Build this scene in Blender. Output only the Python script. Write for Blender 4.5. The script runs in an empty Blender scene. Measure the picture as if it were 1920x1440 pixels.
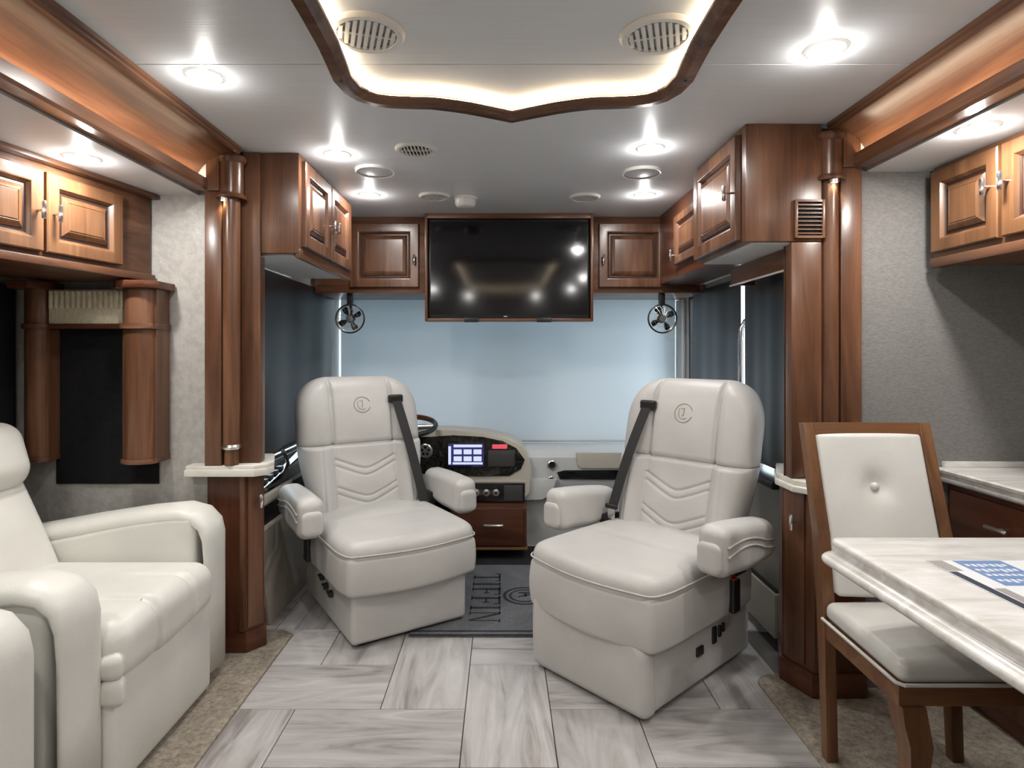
import bpy, bmesh, math, random
from mathutils import Vector, Matrix
random.seed(7)
PI = math.pi
SC = bpy.context.scene
COL = SC.collection

# ------------------------------------------------------------------ camera
F_PX = 1130.0
cam_d = bpy.data.cameras.new('camera'); cam = bpy.data.objects.new('camera', cam_d); COL.objects.link(cam)
cam.location = (0, 0, 1.28); cam.rotation_euler = (PI/2, 0, 0)
cam_d.sensor_width = 36; cam_d.lens = 36*F_PX/1920
cam_d.shift_x = 18/1920; cam_d.shift_y = -60/1920
cam_d.clip_start = 0.02
SC.camera = cam

# ------------------------------------------------------------------ world, exposure
wd = bpy.data.worlds.new('overcast_sky'); SC.world = wd; wd.use_nodes = True
bg = wd.node_tree.nodes['Background']
bg.inputs[0].default_value = (0.80, 0.90, 1.0, 1); bg.inputs[1].default_value = 6.5
SC.view_settings.view_transform = 'Standard'; SC.view_settings.look = 'None'
SC.view_settings.gamma = 1; SC.view_settings.exposure = 0.0
SC.view_settings.use_curve_mapping = False
SC.cycles.use_denoising = True
SC.cycles.max_bounces = 6; SC.cycles.diffuse_bounces = 3; SC.cycles.glossy_bounces = 3
SC.cycles.use_adaptive_sampling = True; SC.cycles.adaptive_threshold = 0.1
SC.cycles.sample_clamp_indirect = 6.0
SC.cycles.caustics_reflective = False; SC.cycles.caustics_refractive = False
DOWNLIGHT_W = 4.3   # the flat lens
DOME_W = 2.0        # what its rim spills sideways
LED_STRENGTH = 34.0

# ------------------------------------------------------------------ materials
def nt(name):
    m = bpy.data.materials.new(name); m.use_nodes = True
    t = m.node_tree; b = t.nodes['Principled BSDF']
    return m, t, b
def N(t, kind, **kw):
    n = t.nodes.new(kind)
    for k, v in kw.items():
        if k in n.inputs: n.inputs[k].default_value = v
        else: setattr(n, k, v)
    return n
def ramp(t, pts):
    r = t.nodes.new('ShaderNodeValToRGB'); e = r.color_ramp.elements
    while len(e) < len(pts): e.new(0.5)
    for k, (p, c) in enumerate(pts): e[k].position = p; e[k].color = (*c, 1)
    return r
def plain(name, col, rough=0.5, metal=0.0, spec=0.5, coat=0.0, emit=None, estr=0.0):
    m, t, b = nt(name)
    b.inputs['Base Color'].default_value = (*col, 1); b.inputs['Roughness'].default_value = rough
    b.inputs['Metallic'].default_value = metal; b.inputs['Specular IOR Level'].default_value = spec
    b.inputs['Coat Weight'].default_value = coat
    if emit: b.inputs['Emission Color'].default_value = (*emit, 1); b.inputs['Emission Strength'].default_value = estr
    return m
def bump(t, b, src, strength, dist=0.002):
    bp = N(t, 'ShaderNodeBump', Strength=strength, Distance=dist)
    t.links.new(src, bp.inputs['Height']); t.links.new(bp.outputs[0], b.inputs['Normal'])
def wood(name, axis, dark, mid, light, rough=0.3, big=9.0):
    m, t, b = nt(name); L = t.links.new
    tc = N(t, 'ShaderNodeTexCoord'); mp = N(t, 'ShaderNodeMapping')
    s = [big, big, big]; s['xyz'.index(axis)] = 0.9
    mp.inputs['Scale'].default_value = s
    oi = N(t, 'ShaderNodeObjectInfo'); mul = N(t, 'ShaderNodeMath', operation='MULTIPLY'); mul.inputs[1].default_value = 7.0
    L(oi.outputs['Random'], mul.inputs[0])
    cb = N(t, 'ShaderNodeCombineXYZ')
    for k in range(3): L(mul.outputs[0], cb.inputs[k])
    L(tc.outputs['Object'], mp.inputs['Vector']); L(cb.outputs[0], mp.inputs['Location'])
    n1 = N(t, 'ShaderNodeTexNoise', Scale=1.3, Detail=5.0, Roughness=0.55, Distortion=0.9)
    L(mp.outputs[0], n1.inputs['Vector'])
    mp2 = N(t, 'ShaderNodeMapping'); s2 = [160, 160, 160]; s2['xyz'.index(axis)] = 4.0
    mp2.inputs['Scale'].default_value = s2; L(tc.outputs['Object'], mp2.inputs['Vector'])
    n2 = N(t, 'ShaderNodeTexNoise', Scale=1.0, Detail=3.0); L(mp2.outputs[0], n2.inputs['Vector'])
    mx = N(t, 'ShaderNodeMath', operation='MULTIPLY_ADD'); mx.inputs[1].default_value = 0.22
    L(n2.outputs[0], mx.inputs[0]); L(n1.outputs[0], mx.inputs[2])
    r = ramp(t, [(0.38, dark), (0.6, mid), (0.82, light)]); L(mx.outputs[0], r.inputs[0])
    L(r.outputs[0], b.inputs['Base Color'])
    b.inputs['Roughness'].default_value = rough; b.inputs['Coat Weight'].default_value = 0.12; b.inputs['Coat Roughness'].default_value = 0.2; b.inputs['Specular IOR Level'].default_value = 0.35
    bump(t, b, n2.outputs[0], 0.05)
    return m
CH = ((0.052, 0.022, 0.0115), (0.116, 0.051, 0.0265), (0.190, 0.092, 0.051))
WOOD = {a: wood('cherry_wood_' + a, a, *CH) for a in 'xyz'}
WOODD = {a: wood('dark_cherry_wood_' + a, a, (0.045, 0.014, 0.007), (0.085, 0.028, 0.013), (0.13, 0.046, 0.022)) for a in 'xyz'}
WOODO = {a: wood('honey_and_lit_wood_' + a, a, (0.085, 0.037, 0.016), (0.150, 0.069, 0.031), (0.215, 0.106, 0.050), 0.33) for a in 'xyz'}  # dining chair's own tone; slide cabinets use it as a lit tone
WOODM = wood('moulding_wood', 'x', (0.06, 0.028, 0.016), (0.11, 0.055, 0.033), (0.16, 0.085, 0.05), 0.22)
GLAZE = plain('dark_glaze', (0.03, 0.011, 0.006), 0.4)

def leather(name, col, rough=0.42):
    m, t, b = nt(name); L = t.links.new
    tc = N(t, 'ShaderNodeTexCoord')
    n = N(t, 'ShaderNodeTexNoise', Scale=5.0, Detail=3.0); L(tc.outputs['Object'], n.inputs['Vector'])
    r = ramp(t, [(0.3, tuple(c*0.93 for c in col)), (0.7, tuple(min(1, c*1.04) for c in col))]); L(n.outputs[0], r.inputs[0])
    L(r.outputs[0], b.inputs['Base Color'])
    v = N(t, 'ShaderNodeTexVoronoi', Scale=260.0); L(tc.outputs['Object'], v.inputs['Vector'])
    n3 = N(t, 'ShaderNodeTexNoise', Scale=14.0, Detail=4.0); L(tc.outputs['Object'], n3.inputs['Vector'])
    a = N(t, 'ShaderNodeMath', operation='MULTIPLY_ADD'); a.inputs[1].default_value = 0.18
    L(v.outputs[0], a.inputs[0]); L(n3.outputs[0], a.inputs[2])
    bump(t, b, a.outputs[0], 0.22, 0.006)
    b.inputs['Roughness'].default_value = rough
    return m
LEATHER = leather('taupe_white_leather', (0.53, 0.517, 0.498))
CREAM = leather('cream_leather', (0.70, 0.69, 0.645), 0.38)
VINYL = leather('ivory_vinyl', (0.60, 0.59, 0.56), 0.36)
STITCH = plain('stitch_thread', (0.33, 0.29, 0.24), 0.7)

def tile_mat(name, axis):
    m, t, b = nt(name); L = t.links.new
    tc = N(t, 'ShaderNodeTexCoord'); oi = N(t, 'ShaderNodeObjectInfo')
    mp = N(t, 'ShaderNodeMapping'); s = [11, 11, 11]; s['xyz'.index(axis)] = 1.6; mp.inputs['Scale'].default_value = s
    mul = N(t, 'ShaderNodeMath', operation='MULTIPLY'); mul.inputs[1].default_value = 31.0; L(oi.outputs['Random'], mul.inputs[0])
    cb = N(t, 'ShaderNodeCombineXYZ')
    for k in range(3): L(mul.outputs[0], cb.inputs[k])
    L(cb.outputs[0], mp.inputs['Location']); L(tc.outputs['Object'], mp.inputs['Vector'])
    n = N(t, 'ShaderNodeTexNoise', Scale=1.0, Detail=7.0, Roughness=0.62, Distortion=1.3); L(mp.outputs[0], n.inputs['Vector'])
    r = ramp(t, [(0.32, (0.25, 0.23, 0.22)), (0.46, (0.43, 0.41, 0.40)), (0.6, (0.52, 0.505, 0.50)), (0.75, (0.61, 0.60, 0.595))])
    L(n.outputs[0], r.inputs[0])
    hs = N(t, 'ShaderNodeHueSaturation'); mr = N(t, 'ShaderNodeMapRange'); mr.inputs[3].default_value = 0.86; mr.inputs[4].default_value = 1.08
    L(oi.outputs['Random'], mr.inputs[0]); L(mr.outputs[0], hs.inputs['Value']); L(r.outputs[0], hs.inputs['Color'])
    L(hs.outputs[0], b.inputs['Base Color']); b.inputs['Roughness'].default_value = 0.28
    bump(t, b, n.outputs[0], 0.04)
    return m
TILE_V = tile_mat('streaked_tile_lengthwise', 'y'); TILE_H = tile_mat('streaked_tile_crosswise', 'x')
GROUT = plain('grout', (0.12, 0.11, 0.10), 0.9)

def stone(name, cols, axis, rough=0.25, big=7.0):
    m, t, b = nt(name); L = t.links.new
    tc = N(t, 'ShaderNodeTexCoord'); mp = N(t, 'ShaderNodeMapping'); s = [big*2.4]*3; s['xyz'.index(axis)] = big*0.5
    mp.inputs['Scale'].default_value = s; L(tc.outputs['Object'], mp.inputs['Vector'])
    n = N(t, 'ShaderNodeTexNoise', Scale=1.0, Detail=6.0, Roughness=0.6, Distortion=0.8); L(mp.outputs[0], n.inputs['Vector'])
    r = ramp(t, [(0.32, cols[0]), (0.5, cols[1]), (0.68, cols[2])]); L(n.outputs[0], r.inputs[0])
    L(r.outputs[0], b.inputs['Base Color']); b.inputs['Roughness'].default_value = rough
    return m
STONE = stone('cream_travertine', ((0.55, 0.52, 0.475), (0.69, 0.675, 0.65), (0.79, 0.78, 0.765)), 'x')
STONEW = stone('white_solid_surface', ((0.62, 0.59, 0.52), (0.70, 0.68, 0.62), (0.76, 0.75, 0.70)), 'x')

def cloth(name, col, scale, contrast=0.25, rough=0.9, stretch=None, bs=0.4):
    m, t, b = nt(name); L = t.links.new
    tc = N(t, 'ShaderNodeTexCoord'); mp = N(t, 'ShaderNodeMapping'); mp.inputs['Scale'].default_value = stretch or (1, 1, 1)
    L(tc.outputs['Object'], mp.inputs['Vector'])
    n = N(t, 'ShaderNodeTexNoise', Scale=scale, Detail=5.0, Roughness=0.7); L(mp.outputs[0], n.inputs['Vector'])
    r = ramp(t, [(0.3, tuple(c*(1-contrast) for c in col)), (0.7, tuple(min(1, c*(1+contrast)) for c in col))]); L(n.outputs[0], r.inputs[0])
    L(r.outputs[0], b.inputs['Base Color']); b.inputs['Roughness'].default_value = rough
    bump(t, b, n.outputs[0], bs, 0.004); b.inputs['Specular IOR Level'].default_value = 0.2 if rough > 0.5 else 0.5
    return m
CARPET = cloth('beige_carpet_pile', (0.30, 0.262, 0.212), 55.0, 0.45, 1.0, None, 1.0)
PAPER_L = cloth('pebbled_wallpaper', (0.385, 0.37, 0.345), 30.0, 0.16, 0.35, None, 0.6)
PAPER_R = cloth('linen_wallpaper', (0.205, 0.198, 0.190), 70.0, 0.22, 0.75, (1, 1, 3), 0.25)
MATGREY = cloth('grey_mat_pile', (0.145, 0.15, 0.16), 90.0, 0.3, 1.0, None, 0.8)
BLACKCLOTH = cloth('black_pleated_cloth', (0.008, 0.008, 0.009), 30.0, 0.3, 0.8)
VALFAB = cloth('ivory_patterned_fabric', (0.62, 0.55, 0.41), 60.0, 0.25, 0.9, (3, 1, 0.6))

def ceiling_mat():
    m, t, b = nt('satin_ceiling_vinyl'); L = t.links.new
    tc = N(t, 'ShaderNodeTexCoord'); mp = N(t, 'ShaderNodeMapping'); mp.inputs['Scale'].default_value = (2, 90, 2)
    L(tc.outputs['Object'], mp.inputs['Vector'])
    n = N(t, 'ShaderNodeTexNoise', Scale=2.0, Detail=3.0); L(mp.outputs[0], n.inputs['Vector'])
    r = ramp(t, [(0.3, (0.66, 0.68, 0.70)), (0.7, (0.70, 0.72, 0.74))]); L(n.outputs[0], r.inputs[0]); L(r.outputs[0], b.inputs['Base Color'])
    b.inputs['Roughness'].default_value = 0.38; bump(t, b, n.outputs[0], 0.12, 0.002)
    return m
CEIL = ceiling_mat()
WALLW = plain('pale_grey_panel', (0.50, 0.50, 0.49), 0.5)
TRIMW = plain('white_trim_plastic', (0.72, 0.71, 0.68), 0.35)
BEIGEP = plain('beige_plastic', (0.40, 0.36, 0.30), 0.5)
DASHC = plain('cream_dash_vinyl', (0.50, 0.46, 0.39), 0.45)
DASHG = plain('pale_dash_vinyl', (0.55, 0.56, 0.56), 0.35)
BLACK = plain('black_plastic', (0.012, 0.012, 0.013), 0.35)
BLACKM = plain('matte_black', (0.008, 0.008, 0.009), 0.8)
GLOSSB = plain('gloss_black', (0.006, 0.006, 0.007), 0.06, coat=0.5)
SMOKE = plain('smoked_panel', (0.05, 0.05, 0.05), 0.35)
CHROME = plain('chrome', (0.78, 0.78, 0.80), 0.16, 1.0)
STEEL = plain('satin_nickel', (0.62, 0.60, 0.57), 0.3, 1.0)
BELT = plain('seat_belt_webbing', (0.016, 0.015, 0.016), 0.7)
REDB = plain('red_button', (0.5, 0.03, 0.02), 0.4)
BLACKSH = plain('black_vinyl_shade', (0.022, 0.025, 0.030), 0.33)
TVSCR = plain('tv_glass', (0.004, 0.004, 0.005), 0.09)
LENS = plain('downlight_lens', (1, 1, 1), 0.5, emit=(1.0, 0.93, 0.82), estr=14.0)
LEDM = plain('warm_led_strip', (1, 1, 1), 0.5, emit=(1.0, 0.80, 0.55), estr=LED_STRENGTH)
LEDC = plain('cove_led_strip', (1, 1, 1), 0.5, emit=(1.0, 0.80, 0.58), estr=48.0)
SCREEN = plain('lit_screen', (0.1, 0.1, 0.2), 0.2, emit=(0.55, 0.6, 1.0), estr=1.2)
SCREEND = plain('dark_screen', (0.01, 0.01, 0.04), 0.2, emit=(0.04, 0.04, 0.16), estr=0.6)
REDLED = plain('red_display', (0.3, 0.02, 0.03), 0.3, emit=(0.9, 0.12, 0.16), estr=0.7)
PAPERW = plain('glossy_white_paper', (0.75, 0.76, 0.78), 0.3)
PAPERB = plain('blue_print', (0.17, 0.27, 0.48), 0.3)
PAPERD = plain('dark_print', (0.05, 0.055, 0.08), 0.3)
PAPERG = plain('grey_print', (0.35, 0.33, 0.32), 0.3)
INK = plain('charcoal_yarn', (0.025, 0.027, 0.032), 1.0)
def burl():
    m, t, b = nt('dark_burl_gloss'); L = t.links.new
    tc = N(t, 'ShaderNodeTexCoord'); n = N(t, 'ShaderNodeTexNoise', Scale=38.0, Detail=4.0, Distortion=1.5); L(tc.outputs['Object'], n.inputs['Vector'])
    r = ramp(t, [(0.42, (0.006, 0.006, 0.006)), (0.66, (0.03, 0.028, 0.02)), (0.8, (0.12, 0.11, 0.09))]); L(n.outputs[0], r.inputs[0])
    L(r.outputs[0], b.inputs['Base Color']); b.inputs['Roughness'].default_value = 0.08
    return m
BURL = burl()
def shade_mat():
    m = bpy.data.materials.new('translucent_grey_shade'); m.use_nodes = True; t = m.node_tree
    for n in list(t.nodes): t.nodes.remove(n)
    o = N(t, 'ShaderNodeOutputMaterial'); d = N(t, 'ShaderNodeBsdfDiffuse'); tr = N(t, 'ShaderNodeBsdfTranslucent'); mx = N(t, 'ShaderNodeMixShader')
    d.inputs[0].default_value = (0.70, 0.71, 0.72, 1); tr.inputs[0].default_value = (0.66, 0.71, 0.74, 1); mx.inputs[0].default_value = 0.28
    t.links.new(d.outputs[0], mx.inputs[1]); t.links.new(tr.outputs[0], mx.inputs[2]); t.links.new(mx.outputs[0], o.inputs[0])
    return m
SHADE = shade_mat()
def glass_mat():
    m = bpy.data.materials.new('window_glass'); m.use_nodes = True; t = m.node_tree
    for n in list(t.nodes): t.nodes.remove(n)
    o = N(t, 'ShaderNodeOutputMaterial'); d = N(t, 'ShaderNodeBsdfTransparent'); tr = N(t, 'ShaderNodeBsdfGlossy'); mx = N(t, 'ShaderNodeMixShader')
    d.inputs[0].default_value = (0.92, 0.96, 0.96, 1); tr.inputs['Roughness'].default_value = 0.02; mx.inputs[0].default_value = 0.06
    t.links.new(d.outputs[0], mx.inputs[1]); t.links.new(tr.outputs[0], mx.inputs[2]); t.links.new(mx.outputs[0], o.inputs[0])
    return m
GLASS = glass_mat()

# ------------------------------------------------------------------ object helpers
def chain(p):
    v = Vector((0, 0, 0))
    while p is not None: v += p.location; p = p.parent
    return v
def obj(name, bm, mat, parent=None, smooth=32, world=True, merge=False):
    if merge: bmesh.ops.remove_doubles(bm, verts=bm.verts, dist=1e-5)
    bmesh.ops.recalc_face_normals(bm, faces=bm.faces)
    if parent is not None and world:
        bmesh.ops.translate(bm, verts=bm.verts, vec=-chain(parent))
    me = bpy.data.meshes.new(name); bm.to_mesh(me); bm.free()
    if smooth:
        me.polygons.foreach_set('use_smooth', [True]*len(me.polygons))
        if smooth < 180: me.set_sharp_from_angle(angle=math.radians(smooth))
    if mat: me.materials.append(mat)
    o = bpy.data.objects.new(name, me); COL.objects.link(o)
    if parent is not None: o.parent = parent
    return o
def tag(o, label, cat, group=None):
    o['label'] = label; o['category'] = cat
    if group: o['group'] = group
    return o
def thing(name, label, cat, loc=(0, 0, 0), rotz=0.0, group=None):
    o = bpy.data.objects.new(name, None); COL.objects.link(o); o.empty_display_size = 0.05
    o.location = loc; o.rotation_euler = (0, 0, rotz)
    return tag(o, label, cat, group)
def struct(name, bm, mat, label, parent=None, **k):
    o = obj(name, bm, mat, parent, **k)
    if parent is None: o['kind'] = 'structure'
    o['label'] = label
    return o
def sthing(name, label, loc=(0, 0, 0)):
    o = bpy.data.objects.new(name, None); COL.objects.link(o); o.location = loc; o.empty_display_size = 0.05
    o['kind'] = 'structure'; o['label'] = label
    return o
def B(): return bmesh.new()
def box(bm, x0, x1, y0, y1, z0, z1, bev=0.0, seg=2):
    vs = [bm.verts.new((x, y, z)) for x in (x0, x1) for y in (y0, y1) for z in (z0, z1)]
    fs = [bm.faces.new([vs[i] for i in q]) for q in ((0, 1, 3, 2), (4, 6, 7, 5), (0, 4, 5, 1), (2, 3, 7, 6), (0, 2, 6, 4), (1, 5, 7, 3))]
    if bev > 0:
        es = {e for f in fs for e in f.edges}
        bmesh.ops.bevel(bm, geom=list(es), offset=bev, segments=seg, affect='EDGES', profile=0.6)
    return bm
def boxo(x0, x1, y0, y1, z0, z1, bev=0.0, seg=2): return box(B(), x0, x1, y0, y1, z0, z1, bev, seg)
def prism(bm, pts, axis, a, b, bev=0.0, seg=2):
    """pts: 2-D polygon; axis 'x': (y,z), 'y': (x,z), 'z': (x,y)"""
    def P(p, h): return {'x': (h, p[0], p[1]), 'y': (p[0], h, p[1]), 'z': (p[0], p[1], h)}[axis]
    v0 = [bm.verts.new(P(p, a)) for p in pts]; v1 = [bm.verts.new(P(p, b)) for p in pts]; n = len(pts)
    fs = [bm.faces.new(v0), bm.faces.new(v1)]
    for k in range(n): fs.append(bm.faces.new((v0[k], v0[(k+1) % n], v1[(k+1) % n], v1[k])))
    if bev > 0:
        es = set(fs[0].edges) | set(fs[1].edges)
        bmesh.ops.bevel(bm, geom=list(es), offset=bev, segments=seg, affect='EDGES', profile=0.6)
    return bm
def lathe(bm, prof, c, axis='z', n=28, a0=0.0, a1=2*PI):
    """prof: list of (r, h)"""
    full = abs(a1-a0-2*PI) < 1e-6; m = n if full else n+1
    rings = []
    for k in range(m):
        a = a0+(a1-a0)*k/n; ca, sa = math.cos(a), math.sin(a); row = []
        for r, h in prof:
            p = {'z': (r*ca, r*sa, h), 'y': (r*ca, h, r*sa), 'x': (h, r*ca, r*sa)}[axis]
            row.append(bm.verts.new((c[0]+p[0], c[1]+p[1], c[2]+p[2])))
        rings.append(row)
    for k in range(n if full else n):
        A, Bq = rings[k], rings[(k+1) % m]
        for j in range(len(prof)-1): bm.faces.new((A[j], Bq[j], Bq[j+1], A[j+1]))
    bmesh.ops.remove_doubles(bm, verts=bm.verts, dist=1e-6)
    return bm
def tube(bm, pts, r, n=10, closed=False, flat=None):
    pts = [Vector(p) for p in pts]; m = len(pts); rings = []
    up = Vector((0, 0, 1)); prev = None
    for k in range(m):
        if closed: d = pts[(k+1) % m]-pts[k-1]
        else: d = pts[min(k+1, m-1)]-pts[max(k-1, 0)]
        d.normalize()
        if prev is None:
            u = d.cross(up)
            if u.length < 1e-3: u = d.cross(Vector((1, 0, 0)))
        else: u = prev-d*prev.dot(d)
        u.normalize(); prev = u; w = d.cross(u)
        rr = r[k] if isinstance(r, (list, tuple)) else r
        rings.append([bm.verts.new(pts[k]+u*math.cos(2*PI*j/n)*rr+w*math.sin(2*PI*j/n)*rr) for j in range(n)])
    for k in range(m if closed else m-1):
        A, Bq = rings[k], rings[(k+1) % m]
        for j in range(n): bm.faces.new((A[j], A[(j+1) % n], Bq[(j+1) % n], Bq[j]))
    if not closed: bm.faces.new(rings[0]); bm.faces.new(rings[-1])
    return bm
def rbox(bm, c, s, r, n=8, seg=4, f=None):
    """rounded box with a grid dense enough to be bent by f(x,y,z) (coordinates about the centre)"""
    h = [v/2 for v in s]; rr = [min(r, v*0.999) for v in h]; lists = []
    for a in range(3):
        L = [-h[a]+rr[a]*(1-math.cos(PI/2*k/seg)) if False else -h[a]+rr[a]*(1-math.tan(PI/4*(1-k/seg)))for k in range(seg)]
        inn = [-h[a]+rr[a]+(2*h[a]-2*rr[a])*k/n for k in range(n+1)]
        lists.append(L+inn+[-x for x in reversed(L)])
    def mp(p):
        q = [max(-h[a]+rr[a], min(h[a]-rr[a], p[a])) for a in range(3)]
        d = Vector([(p[a]-q[a])/rr[a] for a in range(3)])
        if d.length > 1e-9: d.normalize()
        w = (q[0]+d[0]*rr[0], q[1]+d[1]*rr[1], q[2]+d[2]*rr[2])
        if f: w = f(*w)
        return (c[0]+w[0], c[1]+w[1], c[2]+w[2])
    start = set(bm.verts)
    for a in range(3):
        u, v = (a+1) % 3, (a+2) % 3
        for sg in (-1, 1):
            g = []
            for x in lists[u]:
                row = []
                for y in lists[v]:
                    p = [0, 0, 0]; p[a] = sg*h[a]; p[u] = x; p[v] = y
                    row.append(bm.verts.new(mp(p)))
                g.append(row)
            for i in range(len(g)-1):
                for j in range(len(g[0])-1): bm.faces.new((g[i][j], g[i+1][j], g[i+1][j+1], g[i][j+1]))
    bmesh.ops.remove_doubles(bm, verts=[v for v in bm.verts if v not in start], dist=1e-5)
    return bm
def rboxo(c, s, r, n=8, seg=4, f=None): return rbox(B(), c, s, r, n, seg, f)
def loops_face(bm, o, ux, uz, nn, loops, w, h, cap=True):
    """nested rectangular loops (inset, height) on a w x h panel"""
    o, ux, uz, nn = map(Vector, (o, ux, uz, nn)); prev = None
    for ins, ht in loops:
        cur = [bm.verts.new(o+ux*x+uz*z+nn*ht) for x, z in ((ins, ins), (w-ins, ins), (w-ins, h-ins), (ins, h-ins))]
        if prev:
            for k in range(4): bm.faces.new((prev[k], prev[(k+1) % 4], cur[(k+1) % 4], cur[k]))
        prev = cur
    if cap: bm.faces.new(prev)
    return bm
def smooth01(t): t = max(0.0, min(1.0, t)); return t*t*(3-2*t)

def cab_door(cab, o, ux, nn, w, h, handle=None, wood_d=None, wood_p=None, st=0.058):
    """raised panel door: frame (the door), raised_panel and chrome handle as its sub-parts; o = lower corner"""
    uz = (0, 0, 1); wood_d = wood_d or WOOD['z']; wood_p = wood_p or WOOD['z']
    d = obj('door', loops_face(B(), o, ux, uz, nn, [(0, 0), (0, .017), (.004, .021), (st-.010, .021), (st-.004, .019), (st, .012), (st+.004, .007)], w, h, False), wood_d, cab, 20)
    obj('door_groove', loops_face(B(), o, ux, uz, nn, [(st+.004, .007), (st+.008, .003), (st+.015, .003), (st+.017, .006)], w, h, False), GLAZE, d, 20)
    obj('raised_panel', loops_face(B(), o, ux, uz, nn, [(st+.017, .006), (st+.020, .009), (st+.036, .0165), (st+.038, .015), (st+.042, .0175)], w, h), wood_p, d, 20)
    if handle:
        hx, hz = handle; p = Vector(o)+Vector(ux)*hx+Vector((0, 0, hz)); n3 = Vector(nn)
        bm = B(); tube(bm, [p+n3*.020, p+n3*.046], .0045, 8)
        q = p+n3*.047; tube(bm, [q+Vector((0, 0, -.030)), q+Vector((0, 0, -.026)), q+Vector((0, 0, .026)), q+Vector((0, 0, .030))], [.005, .0075, .0075, .005], 8)
        obj('handle', bm, CHROME, d)
    return d

# ================================================================== THE SETTING
floor = struct('floor', boxo(-2.13, 2.15, -2.06, 4.5, -.10, -.008), GROUT, 'grey herringbone tile floor with dark grout')
T = .305; GAP = .0016
def tile_mesh(w, d, mat):
    bm = boxo(GAP, w-GAP, GAP, d-GAP, -.009, 0, .0012, 1)
    me = bpy.data.meshes.new('tile'); bm.to_mesh(me); bm.free(); me.materials.append(mat); return me
TV_, TH_ = tile_mesh(T, 2*T, TILE_V), tile_mesh(2*T, T, TILE_H)
for i in range(-5, 5):
    for j in range(-4, 9):
        k = (i+j) % 4
        if k in (0, 2):
            x, y = -.133+i*T, 1.856+j*T
            if x+(T if k == 0 else 2*T) < -1.05 or x > 1.06: continue
            o = bpy.data.objects.new('tile', TV_ if k == 0 else TH_); COL.objects.link(o); o.parent = floor
            o.location = (x, y, 0)

# carpets in the two slide-outs
tag(obj('carpet', prism(B(), [(-2.0, -1.4), (-.945, -1.4), (-.945, 2.72), (-1.0, 2.76), (-2.0, 2.76)], 'z', -.006, .010, .004), CARPET), 'beige carpet under the cream recliners', 'carpet')
cp = [(2.05, -1.4), (2.05, 2.38), (1.06, 2.38)]+[(1.06-.075*math.sin(a), 2.305+.075*math.cos(a)) for a in [PI/2*k/6 for k in range(7)]]+[(.985, -1.4)]
tag(obj('carpet', prism(B(), cp, 'z', -.006, .010, .004), CARPET), 'beige carpet with a rounded corner under the dining chair', 'carpet')

ceil = struct('ceiling', boxo(-1.31, 1.42, -2.06, 4.5, 2.134, 2.2), TRIMW, 'satin off-white ceiling in three wide panels')
for a, b in ((-2.0, 1.779), (1.782, 2.958), (2.961, 4.48)):
    obj('panel', boxo(-1.285, 1.37, a, b, 2.130, 2.136, .001, 1), CEIL, ceil)
struct('ceiling_slide_left', boxo(-2.12, -1.29, -1.4, 2.62, 1.945, 2.0), CEIL, 'low off-white ceiling over the cream recliners')
struct('ceiling_slide_right', boxo(1.374, 2.1, -1.4, 2.32, 1.962, 2.0), CEIL, 'low off-white ceiling over the dining table')

struct('wall_left', boxo(-2.12, -2.06, -1.4, 2.62, 0, 2.0), PAPER_L, 'beige wallpapered wall behind the recliners')
struct('wall_left_end', boxo(-2.06, -1.25, 2.56, 2.62, 0, 2.0), PAPER_L, 'pebbled beige wallpapered wall beside the left post')
struct('wall_right', boxo(2.05, 2.11, -1.4, 2.32, 0, 2.0), PAPER_R, 'grey linen wallpapered wall behind the counter')
struct('wall_right_end', boxo(1.342, 2.05, 2.28, 2.34, 0, 2.0), PAPER_R, 'grey linen wallpapered wall beside the right post')
bm = B(); box(bm, -2.12, 2.11, -2.06, -2.0, 0, 2.2); box(bm, -2.12, -1.2, -1.46, -1.4, 0, 2.2); box(bm, 1.25, 2.11, -1.46, -1.4, 0, 2.2)
box(bm, -1.26, -1.2, -2.0, -1.46, 0, 2.2); box(bm, 1.25, 1.31, -2.0, -1.46, 0, 2.2)
struct('wall_back', bm, PAPER_L, 'beige rear wall')
struct('wall_left_header', boxo(-1.42, -1.289, -1.4, 2.62, 2.0, 2.2), WALLW, 'wall strip above the recliner slide opening')
struct('wall_right_header', boxo(1.373, 1.42, -1.4, 2.34, 2.0, 2.2), WALLW, 'wall strip above the dining slide opening')
struct('wall_left_return', boxo(-1.28, -1.22, 2.62, 2.82, .81, 2.13), WALLW, 'short cab wall behind the left post')
struct('wall_right_return', boxo(1.28, 1.34, 2.345, 2.57, .81, 2.13), WALLW, 'short cab wall behind the right post')
bm = B(); box(bm, -1.28, -1.22, 2.82, 4.5, 0, .70); box(bm, -1.28, -1.22, 2.82, 4.5, 1.70, 2.13); box(bm, -1.28, -1.22, 4.24, 4.5, .70, 1.70)
struct('wall_left_cab', bm, WALLW, 'pale grey cab wall beside the driver window')
bm = B(); box(bm, 1.28, 1.34, 2.57, 4.5, 0, .70); box(bm, 1.28, 1.34, 2.57, 4.5, 1.66, 2.13); box(bm, 1.28, 1.34, 3.09, 3.165, .70, 1.66); box(bm, 1.28, 1.34, 4.16, 4.5, .70, 1.66)
struct('wall_right_cab', bm, WALLW, 'pale grey cab wall beside the entry door')
bm = B(); box(bm, -1.22, 1.28, 4.42, 4.5, 0, .60); box(bm, -1.22, 1.28, 4.42, 4.5, 1.70, 2.13)
box(bm, -1.22, -1.19, 4.42, 4.5, .60, 1.70); box(bm, 1.275, 1.28, 4.42, 4.5, .60, 1.70)
struct('wall_front', bm, WALLW, 'pale grey front wall around the windshield')

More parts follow.
